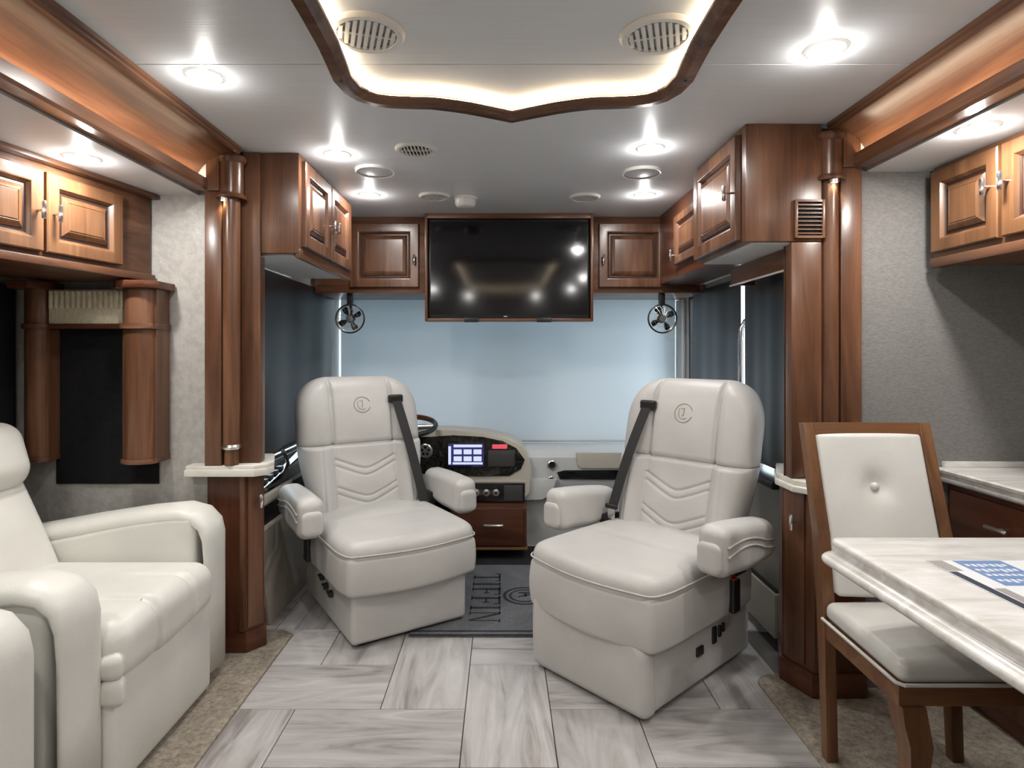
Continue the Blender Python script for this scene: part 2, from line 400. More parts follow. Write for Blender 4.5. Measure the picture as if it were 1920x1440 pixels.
# windows
w1 = sthing('window_1', 'wide front windshield behind the grey shade', (0, 4.45, .60))
bm = B(); box(bm, -1.19, 1.275, 4.44, 4.48, .60, .63); box(bm, -1.19, 1.275, 4.44, 4.48, 1.67, 1.70); box(bm, .02, .05, 4.44, 4.48, .63, 1.67)
obj('window_frame', bm, BLACK, w1); obj('glass', boxo(-1.19, 1.275, 4.455, 4.461, .63, 1.67), GLASS, w1)
w2 = sthing('window_2', 'driver side window behind the black shade', (-1.25, 3.5, .70))
bm = B(); box(bm, -1.27, -1.23, 2.82, 4.24, .70, .72); box(bm, -1.27, -1.23, 2.82, 4.24, 1.68, 1.70); box(bm, -1.27, -1.23, 2.82, 2.84, .72, 1.68); box(bm, -1.27, -1.23, 4.22, 4.24, .72, 1.68)
obj('window_frame', bm, BLACK, w2); obj('glass', boxo(-1.254, -1.248, 2.84, 4.22, .72, 1.68), GLASS, w2)
w3 = sthing('window_3', 'passenger side window behind the wide black shade', (1.31, 3.6, .70))
bm = B(); box(bm, 1.29, 1.33, 3.165, 4.16, .70, .72); box(bm, 1.29, 1.33, 3.165, 4.16, 1.64, 1.66); box(bm, 1.29, 1.33, 3.165, 3.185, .72, 1.64); box(bm, 1.29, 1.33, 4.14, 4.16, .72, 1.64)
obj('window_frame', bm, BLACK, w3); obj('glass', boxo(1.308, 1.314, 3.185, 4.14, .72, 1.64), GLASS, w3)
d1 = sthing('door_1', 'pale entry door with a storage pocket behind the right captain seat', (1.27, 2.85, 0))
obj('door_panel', boxo(1.25, 1.279, 2.58, 3.10, .012, .69, .004), BEIGEP, d1)
obj('glass', boxo(1.308, 1.314, 2.57, 3.09, .70, 1.66), GLASS, d1)
bm = B(); box(bm, 1.165, 1.18, 2.58, 3.08, .05, .24, .006); box(bm, 1.18, 1.2495, 2.58, 2.595, .05, .24); box(bm, 1.18, 1.2495, 3.065, 3.08, .05, .24)
obj('pocket', bm, BEIGEP, d1); obj('pocket_liner', boxo(1.181, 1.2495, 2.596, 3.064, .05, .20), BLACKM, d1)
obj('ledge', boxo(1.15, 1.279, 2.57, 3.10, .69, .725, .01), BLACK, d1)

# ---- slide-out fascias with lit coves
def fascia(n, s, xt, xl, xb, z0, y1, label):
    t = sthing(f'trim_{n}', label, (s*xl, .5, z0)); y0 = -1.4
    def P(x, z): return (s*x, z)
    zt = 2.098; zl = z0+.032
    cz = [(xt, 2.13), (xt-.012, 2.13), (xt-.012, 2.118), (xt-.006, 2.112), (xt-.008, 2.104), (xt, zt), (xt+.03, zt), (xt+.03, 2.13)]
    obj('crown_molding', prism(B(), [P(*p) for p in cz], 'y', y0, y1), WOOD['y'], t)
    arc = [(xt+.012+(xb-xt-.012)*math.sin(a), zl+(zt-zl)*math.cos(a)) for a in [PI/2*k/14 for k in range(15)]]
    poly = arc+[(xb, z0), (xb+.02, z0), (xb+.02, 2.12), (xt+.012, 2.12)]
    obj('cove_board', prism(B(), [P(*p) for p in poly], 'y', y0, y1), WOOD['y'], t)
    lip = [(xb, z0), (xl, z0-.004), (xl-.006, z0+.006), (xl-.004, z0+.044), (xl+.006, z0+.05), (xl+.012, z0+.044), (xl+.012, zl-.004), (xb, zl-.004)]
    obj('lip_rail', prism(B(), [P(*p) for p in lip], 'y', y0, y1), WOOD['y'], t)
    obj('led_strip', boxo(*sorted((s*(xl+.016), s*(xl+.024))), y0+.02, y1-.02, zl-.003, zl+.003), LEDC, t)
    obj('end_cap', prism(B(), [P(*p) for p in arc[::-1]+[(xt+.012, zl)]][::1], 'y', y1-.004, y1), TRIMW, t)  # end panel coloured white for the LED light falling on it
    return t
fascia(1, -1, 1.095, 1.222, 1.268, 1.952, 2.50, 'lit wooden cove above the cream recliners')
fascia(2, 1, 1.218, 1.303, 1.352, 1.968, 2.24, 'lit wooden cove above the dining table')

# ---- posts between living area and cab
def post(n, s, y0, j0, j1, xc, r, p0, p1, py, ztop, label, z_col):
    t = sthing(f'trim_{n}', label, (s*xc, y0, 0))
    def X(a, b): return sorted((s*a, s*b))
    obj('jamb', boxo(*X(j0, j1), y0, y0+.10, .807, ztop, .004), WOOD['z'], t)
    obj('jamb_head', boxo(*X(j0+.004, j1-.012), y0-.012, y0+.02, ztop, 2.098), WOOD['z'], t)
    obj('backing', boxo(*X(p0, j0), y0+.062, y0+.066, .807, 2.129), WOOD['z'], t)
    bm = lathe(B(), [(0, z_col), (r, z_col), (r, 1.93), (0, 1.93)], (s*xc, y0+.022, 0), n=32); obj('column', bm, WOOD['z'], t)
    bm = lathe(B(), [(0, 1.918), (r+.024, 1.918), (r+.026, 1.926), (r+.020, 1.936), (r+.013, 1.94), (r+.013, 2.066), (r+.020, 2.072), (r+.026, 2.084), (r+.022, 2.094), (0, 2.094)], (s*xc, y0+.022, 0), n=32)
    obj('capital', bm, WOOD['z'], t)
    bm = lathe(B(), [(0, z_col-.02), (r*1.05, z_col-.02), (r*1.15, z_col-.01), (r*1.05, z_col), (0, z_col)], (s*xc, y0+.022, 0), n=24); obj('column_collar', bm, STEEL, t)
    bm = lathe(B(), [(0, .81), (r*.85, .81), (r*.85, z_col-.02), (0, z_col-.02)], (s*xc, y0+.022, 0), n=20); obj('column_foot', bm, WOOD['z'], t)
    obj('return_panel', boxo(*X(p0, p1), py, py+.05, .81, 1.69, .006), WOOD['z'], t)
    return t
post(3, -1, 2.50, 1.166, 1.236, 1.133, .034, 1.030, 1.16, 2.567, 1.948, 'cherry wood post and round column beside the recliner wall', .895)
post(4, 1, 2.24, 1.258, 1.337, 1.226, .032, 1.076, 1.19, 2.2435, 1.966, 'cherry wood post and round column behind the dining chair', .895)

# ---- crown shaped ceiling moulding with LED
half = [(-.49, 1.45), (-.493, 1.60), (-.50, 1.70), (-.508, 1.80), (-.497, 1.885), (-.470, 1.945), (-.428, 1.984), (-.37, 2.003), (-.30, 2.010), (-.235, 2.014), (-.18, 2.030), (-.126, 2.050), (-.07, 2.078), (-.028, 2.100), (.033, 2.132)]
right = [(.066-x, y) for x, y in reversed(half[:-1])]
front = half+right
back = [(x, 1.45-(y-1.45)*1.0-1.5) for x, y in reversed(front)]
ring = front+back
t = sthing('trim_5', 'crown shaped wooden ceiling moulding with a glowing inner edge', (.033, 1.0, 2.13))
def offs(pts, d):
    out = []; n = len(pts)
    for k in range(n):
        a, b, c = Vector(pts[k-1]), Vector(pts[k]), Vector(pts[(k+1) % n])
        n1 = Vector(((b-a).y, -(b-a).x)).normalized(); n2 = Vector(((c-b).y, -(c-b).x)).normalized()
        m = (n1+n2).normalized(); m = m/max(.5, m.dot(n1)); out.append((b.x+m.x*d, b.y+m.y*d))
    return out
def sweep(pts, prof):
    bm = B(); rows = []
    for d, z in prof: rows.append([bm.verts.new((x, y, z)) for x, y in offs(pts, d)])
    n = len(pts); m = len(prof)
    for i in range(m):
        A, Bq = rows[i], rows[(i+1) % m]
        for k in range(n): bm.faces.new((A[k], A[(k+1) % n], Bq[(k+1) % n], Bq[k]))
    return bm
obj('molding', sweep(ring, [(0, 2.13), (.0, 2.096), (.004, 2.088), (.036, 2.084), (.044, 2.090), (.048, 2.098), (.056, 2.102), (.058, 2.108), (.02, 2.108), (.02, 2.13)]), WOODM, t, 40)
obj('led_strip', sweep(ring, [(.028, 2.1085), (.050, 2.1085), (.050, 2.1125), (.028, 2.1125)]), LEDM, t)
for x, y in ((-.478, 1.79), (.545, 1.79), (-.478, .3), (.545, .3)):
    obj('screw', lathe(B(), [(0, 2.0825), (.006, 2.0825), (.006, 2.09), (0, 2.09)], (x, y, 0), n=12), BLACK, t)

# ================================================================== CEILING FIXTURES
def downlight(x, y, z, label, group='round downlights', w=DOWNLIGHT_W):
    t = thing('downlight', label, 'light', (x, y, z), 0, group)
    obj('bezel', lathe(B(), [(.050, z-.0035), (.053, z-.0030), (.060, z-.0006), (.060, z), (.050, z)], (x, y, 0), n=32), TRIMW, t)
    obj('lens', lathe(B(), [(0, z-.011), (.03, z-.010), (.047, z-.007), (.051, z-.003), (.051, z), (0, z)], (x, y, 0), n=32), LENS, t)
    ld = bpy.data.lights.new('downlight_lamp', 'AREA'); ld.shape = 'DISK'; ld.size = .09; ld.energy = w; ld.color = (1.0, .97, .93) if y < 2.2 else (1.0, .98, .96)
    lo = bpy.data.objects.new('downlight_lamp', ld); COL.objects.link(lo); lo.parent = t; lo.location = (0, 0, -.014)
    ld = bpy.data.lights.new('rim_lamp', 'POINT'); ld.shadow_soft_size = .012; ld.energy = DOME_W; ld.color = (1.0, .97, .93) if y < 2.2 else (1.0, .98, .96)
    lo = bpy.data.objects.new('rim_lamp', ld); COL.objects.link(lo); lo.parent = t; lo.location = (0, 0, -.028)
downlight(-.917, 1.854, 2.13, 'round downlight above the left wooden cove')
downlight(.907, 1.69, 2.13, 'round downlight above the right wooden cove')
downlight(-.71, 2.59, 2.13, 'round downlight nearest the left double door cabinet')
downlight(.616, 2.51, 2.13, 'round downlight nearest the large right cabinet')
downlight(-.72, 3.256, 2.13, 'round downlight in front of the left television cabinet')
downlight(.767, 3.256, 2.13, 'round downlight in front of the right television cabinet')
downlight(-1.44, 2.064, 1.945, 'round downlight in the low ceiling over the recliner', w=7.0)
downlight(1.446, 1.834, 1.962, 'round downlight in the low ceiling over the table', w=7.0)
for x, y in ((-.917, .7), (.907, .7), (-.917, -.5), (.907, -.5), (-.5, -1.5), (.5, -1.5)):  # unseen lamps, added to light the room from behind
    downlight(x, y, 2.13, 'added ceiling downlight out of view, ' + ('left' if x < 0 else 'right') + ' side, ' + {.7: 'overhead', -.5: 'behind', -1.5: 'far behind'}[y] + ' the camera')
downlight(-1.44, .85, 1.945, 'added slide ceiling downlight out of view over the nearer recliner')  # this and the next are unseen lamps added for fill
downlight(1.446, .7, 1.962, 'added slide ceiling downlight out of view over the near end of the table')

def vent(x, y, r, label, open_=True, name='ceiling_vent', ang=0.0):
    z = 2.13; t = thing(name, label, 'vent', (x, y, z), 0, 'round ceiling vents')
    obj('ring', lathe(B(), [(r*.74, z-.004), (r*.78, z-.012), (r*.92, z-.012), (r, z-.003), (r, z), (r*.74, z)], (x, y, 0), n=40), TRIMW, t)
    obj('throat', lathe(B(), [(0, z-.0012), (r*.75, z-.0012), (r*.75, z-.0004), (0, z-.0004)], (x, y, 0), n=32), BLACKM if open_ else WALLW, t)
    n = 9
    for k in range(n):
        u = (k-(n-1)/2)*(r*1.5/n); hl = math.sqrt(max(0, (r*.74)**2-u*u))
        bm = B(); tw = .35*r*1.5/n if open_ else .62*r*1.5/n
        box(bm, u-tw/2, u+tw/2, -hl, hl, -.011, -.004)
        bmesh.ops.rotate(bm, verts=bm.verts, cent=(0, 0, 0), matrix=Matrix.Rotation(ang, 3, 'Z'))
        bmesh.ops.translate(bm, verts=bm.verts, vec=(x, y, z)); obj('slat', bm, TRIMW, t)
    bm = B(); box(bm, -r*.74, r*.74, -.004, .004, -.010, -.003)
    bmesh.ops.rotate(bm, verts=bm.verts, cent=(0, 0, 0), matrix=Matrix.Rotation(ang, 3, 'Z')); bmesh.ops.translate(bm, verts=bm.verts, vec=(x, y, z)); obj('crossbar', bm, TRIMW, t)
vent(-.361, 2.52, .088, 'round white vent with dark open slats, nearest the moulding tip')
vent(-.368, 3.278, .086, 'round white closed vent left of the smoke detector', False, ang=.5)
vent(.45, 3.30, .086, 'round vent with slanted dark slats above the television', True, ang=1.2)
vent(-.36, 1.60, .102, 'large round cream vent inside the moulding, on the left', False, ang=.3)
vent(.415, 1.61, .102, 'large round cream vent inside the moulding, on the right', False, ang=-.3)
def speaker(x, y, label):
    z = 2.13; r = .092; t = thing('ceiling_speaker', label, 'speaker', (x, y, z), 0, 'round ceiling speakers')
    obj('ring', lathe(B(), [(r*.9, z-.010), (r*.97, z-.013), (r, z-.006), (r*1.02, z), (r*.9, z)], (x, y, 0), n=40), TRIMW, t)
    obj('grille', lathe(B(), [(0, z-.012), (r*.6, z-.0115), (r*.9, z-.008), (r*.9, z), (0, z)], (x, y, 0), n=40), CEIL, t)
speaker(-.596, 2.817, 'round flush speaker left of centre in the ceiling'); speaker(.656, 2.84, 'round flush speaker right of centre in the ceiling')
t = thing('smoke_detector', 'domed white smoke detector above the television', 'detector', (-.203, 3.32, 2.13))
obj('base', lathe(B(), [(0, 2.118), (.064, 2.118), (.066, 2.124), (.066, 2.13), (0, 2.13)], (-.203, 3.32, 0), n=32), TRIMW, t)
obj('dome', lathe(B(), [(0, 2.076), (.035, 2.077), (.052, 2.084), (.058, 2.098), (.058, 2.1185), (0, 2.1185)], (-.203, 3.32, 0), n=32), TRIMW, t, 60)

def puck(x, y, z, label):
    t = thing('puck_light', label, 'light', (x, y, z), 0, 'puck lights under the post capitals')
    obj('housing', lathe(B(), [(.014, z-.012), (.019, z-.012), (.019, z), (.014, z)], (x, y, 0), n=20), STEEL, t)
    obj('lens', lathe(B(), [(0, z-.010), (.014, z-.010), (.014, z), (0, z)], (x, y, 0), n=20), LENS, t)
    ld = bpy.data.lights.new('puck_lamp', 'SPOT'); ld.energy = 2.2; ld.color = (1, .9, .62); ld.spot_size = math.radians(110); ld.spot_blend = .6; ld.shadow_soft_size = .012
    lo = bpy.data.objects.new('puck_lamp', ld); COL.objects.link(lo); lo.parent = t; lo.location = (0, 0, -.016)
puck(-1.150, 2.493, 1.918, 'tiny puck light under the left post capital')
puck(1.226, 2.230, 1.918, 'tiny puck light under the right post capital')

# ================================================================== CABINETS
def handle_bar(parent, p, nn, L=.06, ax=(0, 0, 1), mat=CHROME):
    p, nn, ax = Vector(p), Vector(nn), Vector(ax); bm = B()
    tube(bm, [p, p+nn*.026], .0045, 8); q = p+nn*.028
    tube(bm, [q-ax*L/2, q-ax*(L/2-.004), q+ax*(L/2-.004), q+ax*L/2], [.005, .0075, .0075, .005], 8)
    return obj('handle', bm, mat, parent)
# left cab cabinet
t = thing('overhead_cabinet', 'overhead cabinet with two doors above the driver seat', 'cabinet', (-1.03, 3.0, 1.70))
obj('carcass', boxo(-1.215, -.868, 2.57, 3.42, 1.702, 2.129, .003), WOOD['z'], t)
obj('underside', boxo(-1.17, -.90, 2.60, 3.40, 1.694, 1.7025), WALLW, t)
obj('valance_rail', boxo(-.885, -.862, 2.575, 3.415, 1.682, 1.722, .004), WOOD['y'], t)
cab_door(t, (-.868, 2.605, 1.735), (0, 1, 0), (1, 0, 0), .385, .37, (.355, .16))
cab_door(t, (-.868, 3.0, 1.735), (0, 1, 0), (1, 0, 0), .385, .37, (.03, .16))
# front cabinets beside the television
t = thing('front_cabinet', 'single door cabinet left of the television, above the left fan', 'cabinet', (-.79, 3.9, 1.65))
obj('carcass', boxo(-1.18, -.478, 3.79, 4.30, 1.652, 2.129, .003), WOOD['x'], t)
cab_door(t, (-.955, 3.79, 1.685), (1, 0, 0), (0, -1, 0), .43, .40, (.405, .17))
t = thing('front_cabinet', 'single door cabinet right of the television, above the right fan', 'cabinet', (.83, 3.9, 1.65))
obj('carcass', boxo(.56, 1.27, 3.79, 4.30, 1.652, 2.129, .003), WOOD['x'], t)
cab_door(t, (.605, 3.79, 1.685), (1, 0, 0), (0, -1, 0), .43, .40, (.025, .17))
# television surround and television
t = thing('tv_surround', 'wooden frame boxed around the television', 'frame', (.04, 3.75, 1.47))
obj('stile', boxo(-.475, -.459, 3.69, 3.789, 1.468, 2.128, .003), WOOD['z'], t); obj('stile', boxo(.541, .557, 3.69, 3.789, 1.468, 2.128, .003), WOOD['z'], t)
obj('rail', boxo(-.459, .541, 3.69, 3.789, 2.10, 2.128, .003), WOOD['x'], t); obj('rail', boxo(-.459, .541, 3.69, 3.789, 1.468, 1.486, .003), WOOD['x'], t)
obj('back_panel', boxo(-.459, .541, 3.775, 3.789, 1.486, 2.10), BLACKM, t)
for x in (-.19, .255): obj('bracket', boxo(x-.045, x+.045, 3.682, 3.70, 1.462, 1.49, .003), BLACK, t)
t = thing('television', 'large flat black television in the wooden frame', 'television', (.04, 3.74, 1.49))
obj('casing', boxo(-.455, .537, 3.722, 3.77, 1.488, 2.097, .004), BLACK, t)
obj('screen', boxo(-.443, .525, 3.7205, 3.7225, 1.512, 2.086), TVSCR, t)
obj('logo', boxo(.008, .03, 3.7195, 3.7215, 1.4965, 1.5025), plain('logo_grey', (.5, .5, .5), .4), t)
# right big cabinet
t = thing('overhead_cabinet', 'large single door overhead cabinet above the entry door', 'cabinet', (1.05, 2.5, 1.70))
obj('carcass', boxo(.905, 1.188, 2.242, 2.80, 1.692, 2.129, .003), WOOD['z'], t)
obj('underside', boxo(.93, 1.18, 2.26, 2.78, 1.684, 1.6925), WALLW, t)
cab_door(t, (.905, 2.79, 1.705), (0, -1, 0), (-1, 0, 0), .50, .40, (.455, .19))
g = thing('louvre_grille', 'wooden louvred grille low on the large right cabinet', 'grille', (1.14, 2.242, 1.70))
bm = B(); box(bm, 1.083, 1.094, 2.229, 2.242, 1.702, 1.845, .002); box(bm, 1.184, 1.195, 2.229, 2.242, 1.702, 1.845, .002); box(bm, 1.094, 1.184, 2.229, 2.242, 1.702, 1.711); box(bm, 1.094, 1.184, 2.229, 2.242, 1.836, 1.845)
obj('grille_frame', bm, WOOD['x'], g); obj('backing', boxo(1.094, 1.184, 2.2405, 2.2418, 1.711, 1.836), BLACKM, g)
for k in range(8):
    z = 1.7185+k*.0152; obj('slat', prism(B(), [(2.231, z-.002), (2.231, z+.003), (2.2405, z+.007), (2.2405, z+.002)], 'x', 1.094, 1.184), WOOD['x'], g)
t = thing('overhead_cabinet', 'small overhead cabinet between the large right cabinet and the television cabinet', 'cabinet', (1.07, 3.2, 1.72))
obj('carcass', boxo(.985, 1.275, 2.802, 3.765, 1.70, 2.129, .003), WOODD['y'], t)
cab_door(t, (.985, 3.40, 1.77), (0, -1, 0), (-1, 0, 0), .46, .27, (.03, .05), st=.045)
t = thing('door_valance', 'wooden valance box over the entry door shade', 'valance', (1.14, 2.6, 1.60))
obj('face_board', boxo(1.10, 1.118, 2.30, 2.905, 1.598, 1.683, .003), WOOD['y'], t); obj('end_board', boxo(1.118, 1.21, 2.887, 2.905, 1.598, 1.683, .003), WOOD['y'], t)
obj('lit_edge_strip', boxo(1.094, 1.101, 2.30, 2.905, 1.594, 1.601), TRIMW, t)  # white strip painted in for the lit lower edge
# left slide cabinet (its face runs slightly oblique)
def fx(y): return -1.49-(2.53-y)*.186
t = thing('overhead_cabinet', 'wooden overhead cabinet with doors coloured as lit above the recliner window', 'cabinet', (-1.75, 1.6, 1.585))
ya, yb = 1.0, 2.545
obj('carcass', prism(B(), [(-2.055, ya), (fx(ya), ya), (fx(yb), yb), (-2.055, yb)], 'z', 1.587, 1.925, .003), WOOD['y'], t)
obj('crown', prism(B(), [(-2.055, ya), (fx(ya)+.035, ya), (fx(yb)+.035, yb), (-2.055, yb)], 'z', 1.925, 1.9445, .006), WOOD['y'], t)
obj('bottom_rail', prism(B(), [(-1.90, ya), (fx(ya)+.022, ya), (fx(yb)+.022, yb), (-1.90, yb)], 'z', 1.575, 1.605, .006), WOOD['y'], t)
u = Vector((-.186, -1, 0)).normalized(); nn = Vector((1, -.186, 0)).normalized()
y = 2.385
for k in range(3):
    cab_door(t, (fx(y), y, 1.622), tuple(u), tuple(nn), .325, .275, ((.30, .135) if k % 2 == 0 else (.025, .135)), WOODO['z'], WOODO['z'], .05)  # lighter wood here puts the light on the doors into their colour
    y -= .33
# right slide cabinet
t = thing('overhead_cabinet', 'wooden overhead cabinet coloured as lit above the stone counter', 'cabinet', (1.83, 1.5, 1.595))
obj('carcass', boxo(1.60, 2.045, .55, 2.235, 1.60, 1.961, .003), WOODO['y'], t)  # lighter wood stands in for the light on this cabinet
obj('bottom_rail', boxo(1.585, 1.63, .55, 2.235, 1.59, 1.625, .005), WOOD['y'], t)
y = 2.225
for k in range(5):
    cab_door(t, (1.60, y, 1.645), (0, -1, 0), (-1, 0, 0), .30, .295, ((.272, .17) if k % 2 == 0 else (.028, .17)), WOODO['z'], WOODO['z'], .05)
    y -= .315

# half-height cabinets at the posts
t = thing('pedestal_cabinet', 'narrow half height cabinet beside the recliner arm', 'cabinet', (-1.14, 2.68, 0))
pl = [(-1.248, 2.55), (-1.085, 2.55), (-1.034, 2.615), (-1.11, 2.80), (-1.248, 2.80)]
obj('carcass', prism(B(), pl, 'z', .012, .762, .003), WOODD['z'], t)
obj('plinth', prism(B(), [(-1.248, 2.54), (-1.080, 2.54), (-1.022, 2.612), (-1.10, 2.80), (-1.248, 2.80)], 'z', .0105, .095, .004), WOODD['x'], t)
obj('corner_strip', boxo(-1.108, -1.086, 2.538, 2.552, .10, .755, .003), WOOD['z'], t)
dn = Vector((.08, -.063, 0)).normalized()
d = obj('door', prism(B(), [(-1.077, 2.553), (-1.036, 2.606), (-1.042, 2.611), (-1.083, 2.558)], 'z', .11, .75, .002), WOOD['z'], t)
handle_bar(d, Vector((-1.050, 2.587, .645)), dn)
ct = [(-1.318, 2.495), (-1.03, 2.495), (-.99, 2.535), (-.985, 2.60), (-1.06, 2.80), (-1.318, 2.80)]
t = thing('countertop', 'small white stone top on the half height cabinet beside the recliner', 'countertop', (-1.14, 2.66, .765))
bm = prism(B(), ct, 'z', .762, .792, .005, 2); prism(bm, [(x*.985-.016, y+.006) for x, y in ct], 'z', .791, .808, .004, 2); obj('slab', bm, STONEW, t)
t = thing('pedestal_cabinet', 'narrow half height cabinet behind the dining chair', 'cabinet', (1.2, 2.38, 0))
obj('carcass', prism(B(), [(1.17, 2.55), (1.088, 2.345), (1.14, 2.215), (1.335, 2.215), (1.335, 2.55)], 'z', .012, .762, .003), WOODD['z'], t)
obj('plinth', prism(B(), [(1.165, 2.55), (1.078, 2.345), (1.134, 2.205), (1.335, 2.205), (1.335, 2.55)], 'z', .0105, .10, .004), WOODD['x'], t)
obj('corner_strip', prism(B(), [(1.132, 2.222), (1.140, 2.202), (1.158, 2.202), (1.158, 2.222)], 'z', .105, .755, .002), WOOD['z'], t)
dn = Vector((-.13, -.052, 0)).normalized()
d = obj('door', prism(B(), [(1.094, 2.333), (1.129, 2.246), (1.123, 2.2435), (1.088, 2.3305)], 'z', .115, .75, .002), WOOD['z'], t)
handle_bar(d, Vector((1.111, 2.274, .64)), dn)
t = thing('countertop', 'small white stone top on the half height cabinet behind the dining chair', 'countertop', (1.2, 2.36, .765))
ct = [(1.335, 2.175), (1.10, 2.175), (1.066, 2.215), (1.062, 2.35), (1.15, 2.55), (1.335, 2.55)]
bm = prism(B(), ct, 'z', .764, .788, .007, 3); prism(bm, [(x+(.012 if x < 1.3 else 0), y+.012) for x, y in ct], 'z', .787, .808, .006, 3); obj('slab', bm, STONEW, t)

# ================================================================== WINDOW SHADES AND VALANCE
def shade_sheet(axis, a0, a1, b, z0, z1, amp, n=36, nz=14, th=.003, slant=0.0):
    bm = B(); rows = []
    for side in (0, 1):
        g = []
        for i in range(n+1):
            u = i/n; row = []
            for j in range(nz+1):
                v = j/nz; p = a0+(a1-a0)*u
                if slant: p += slant*u*(1-v)
                w = amp*(math.sin(u*9+v*1.3)*.5+math.sin(u*23+2)*.3)*(1-v*.6)+side*th
                z = z0+(z1-z0)*v
                row.append(bm.verts.new((p, b+w, z) if axis == 'x' else (b+w, p, z)))
            g.append(row)
        rows.append(g)
    for g in rows:
        for i in range(n):
            for j in range(nz): bm.faces.new((g[i][j], g[i+1][j], g[i+1][j+1], g[i][j+1]))
    A, Bq = rows
    for i in range(n):
        bm.faces.new((A[i][0], A[i+1][0], Bq[i+1][0], Bq[i][0])); bm.faces.new((A[i][nz], A[i+1][nz], Bq[i+1][nz], Bq[i][nz]))
    for j in range(nz):
        bm.faces.new((A[0][j], A[0][j+1], Bq[0][j+1], Bq[0][j])); bm.faces.new((A[n][j], A[n][j+1], Bq[n][j+1], Bq[n][j]))
    return bm
t = thing('windshield_blind', 'wide pale grey roller shade drawn over the windshield', 'shade', (.04, 4.35, .63))
obj('fabric', shade_sheet('x', -1.165, 1.245, 4.345, .642, 1.70, .006), SHADE, t, 60)
obj('hem_bar', boxo(-1.163, 1.243, 4.338, 4.358, .630, .646, .003), WALLW, t)
t = thing('roller_blind', 'black roller shade over the driver side window', 'shade', (-1.19, 3.5, .76))
obj('fabric', shade_sheet('y', 2.84, 4.27, -1.192, .76, 1.69, .010, slant=-.13), BLACKSH, t, 60)
obj('hem_bar', boxo(-1.20, -1.182, 2.84, 4.13, .75, .765, .003), BLACK, t)
t = thing('roller_blind', 'wide black roller shade over the passenger side window', 'shade', (1.25, 3.6, .76))
obj('fabric', shade_sheet('y', 3.17, 3.95, 1.25, .76, 1.67, .007), BLACKSH, t, 60); obj('hem_bar', boxo(1.24, 1.26, 3.17, 3.95, .75, .765, .003), BLACK, t)
t = thing('roller_blind', 'narrow black roller shade over the entry door window', 'shade', (1.24, 2.85, .76))
obj('fabric', shade_sheet('y', 2.575, 3.08, 1.24, .76, 1.64, .006), BLACKSH, t, 60); obj('hem_bar', boxo(1.23, 1.25, 2.575, 3.08, .75, .765, .003), BLACK, t)
t = thing('grab_handle', 'chrome grab handle between the two black shades on the right', 'handle', (1.24, 3.125, .80))
tube_pts = [(1.278, 3.125, .80), (1.245, 3.125, .82), (1.235, 3.125, .86), (1.235, 3.125, 1.34), (1.240, 3.125, 1.40), (1.255, 3.115, 1.44), (1.278, 3.11, 1.45)]
obj('bar', tube(B(), tube_pts, .013, 12), CHROME, t, 60); obj('mount', boxo(1.265, 1.2795, 3.105, 3.145, 1.42, 1.48, .004), BLACK, t)
# a pillars
tag(obj('pillar_cover', prism(B(), [(-1.219, 4.15), (-1.205, 4.20), (-1.175, 4.335), (-1.19, 4.415), (-1.219, 4.415)], 'z', .64, 1.69, .004), WALLW), 'grey pillar cover between the driver shade and the windshield', 'pillar')
tag(obj('pillar_cover', boxo(1.248, 1.279, 4.20, 4.40, .64, 1.65, .006), WALLW), 'grey pillar cover between the windshield and the passenger shade', 'pillar')

# recliner window: valance with wooden columns
t = thing('window_valance', 'wooden window valance with two half columns and an ivory fabric insert', 'valance', (-1.68, 2.5, .83))
def halfcol(x0, x1, name, dy=0.0):
    cx, r = (x0+x1)/2, (x1-x0)/2
    pts = [(x0, 2.549), (x1, 2.549), (x1, 2.452+dy)]+[(cx+r*.92*math.cos(a), 2.452+dy-.034*math.sin(a)) for a in [PI*k/12 for k in range(13)]]+[(x0, 2.452+dy)]
    c = obj(name, prism(B(), pts, 'z', .845, 1.375), WOOD['z'], t)
    ch = obj('column_head', prism(B(), pts, 'z', 1.395, 1.537), WOOD['z'], t)
    obj('column_ledge', prism(B(), [(cx+(x-cx)*1.1, y-(.012 if y < 2.5 else 0)) for x, y in pts], 'z', 1.374, 1.396, .003), WOOD['x'], t)
    obj('column_foot', prism(B(), [(cx+(x-cx)*1.06, y-(.008 if y < 2.5 else 0)) for x, y in pts], 'z', .828, .846, .003), WOOD['x'], t)
    obj('crown_block', prism(B(), [(cx-r*1.35, 2.549), (cx+r*1.35, 2.549), (cx+r*1.35, 2.43), (cx+r*.8, 2.385), (cx-r*.8, 2.385), (cx-r*1.35, 2.43)], 'z', 1.536, 1.567, .006), WOODD['x'], t)
halfcol(-1.975, -1.872, 'half_column', .04); halfcol(-1.545, -1.408, 'half_column')
obj('fabric_insert', boxo(-1.871, -1.546, 2.485, 2.535, 1.396, 1.537, .003), VALFAB, t)
for k in range(14): obj('pleat', lathe(B(), [(0, 1.458), (.0085, 1.460), (.0085, 1.530), (0, 1.534)], (-1.860+k*.0228, 2.483, 0), n=10), VALFAB, t)
obj('rail', boxo(-1.871, -1.546, 2.477, 2.535, 1.376, 1.395, .003), WOODD['x'], t)
tag(obj('roller_blind', shade_sheet('x', -1.89, -1.455, 2.552, .722, 1.376, .002, 20), BLACKCLOTH), 'black shade hanging inside the recliner window valance', 'shade')

tag(obj('roller_blind', shade_sheet('y', .9, 2.53, -2.045, .72, 1.56, .003, 20), BLACKCLOTH), 'black shade on the wall behind the cream recliners', 'shade')

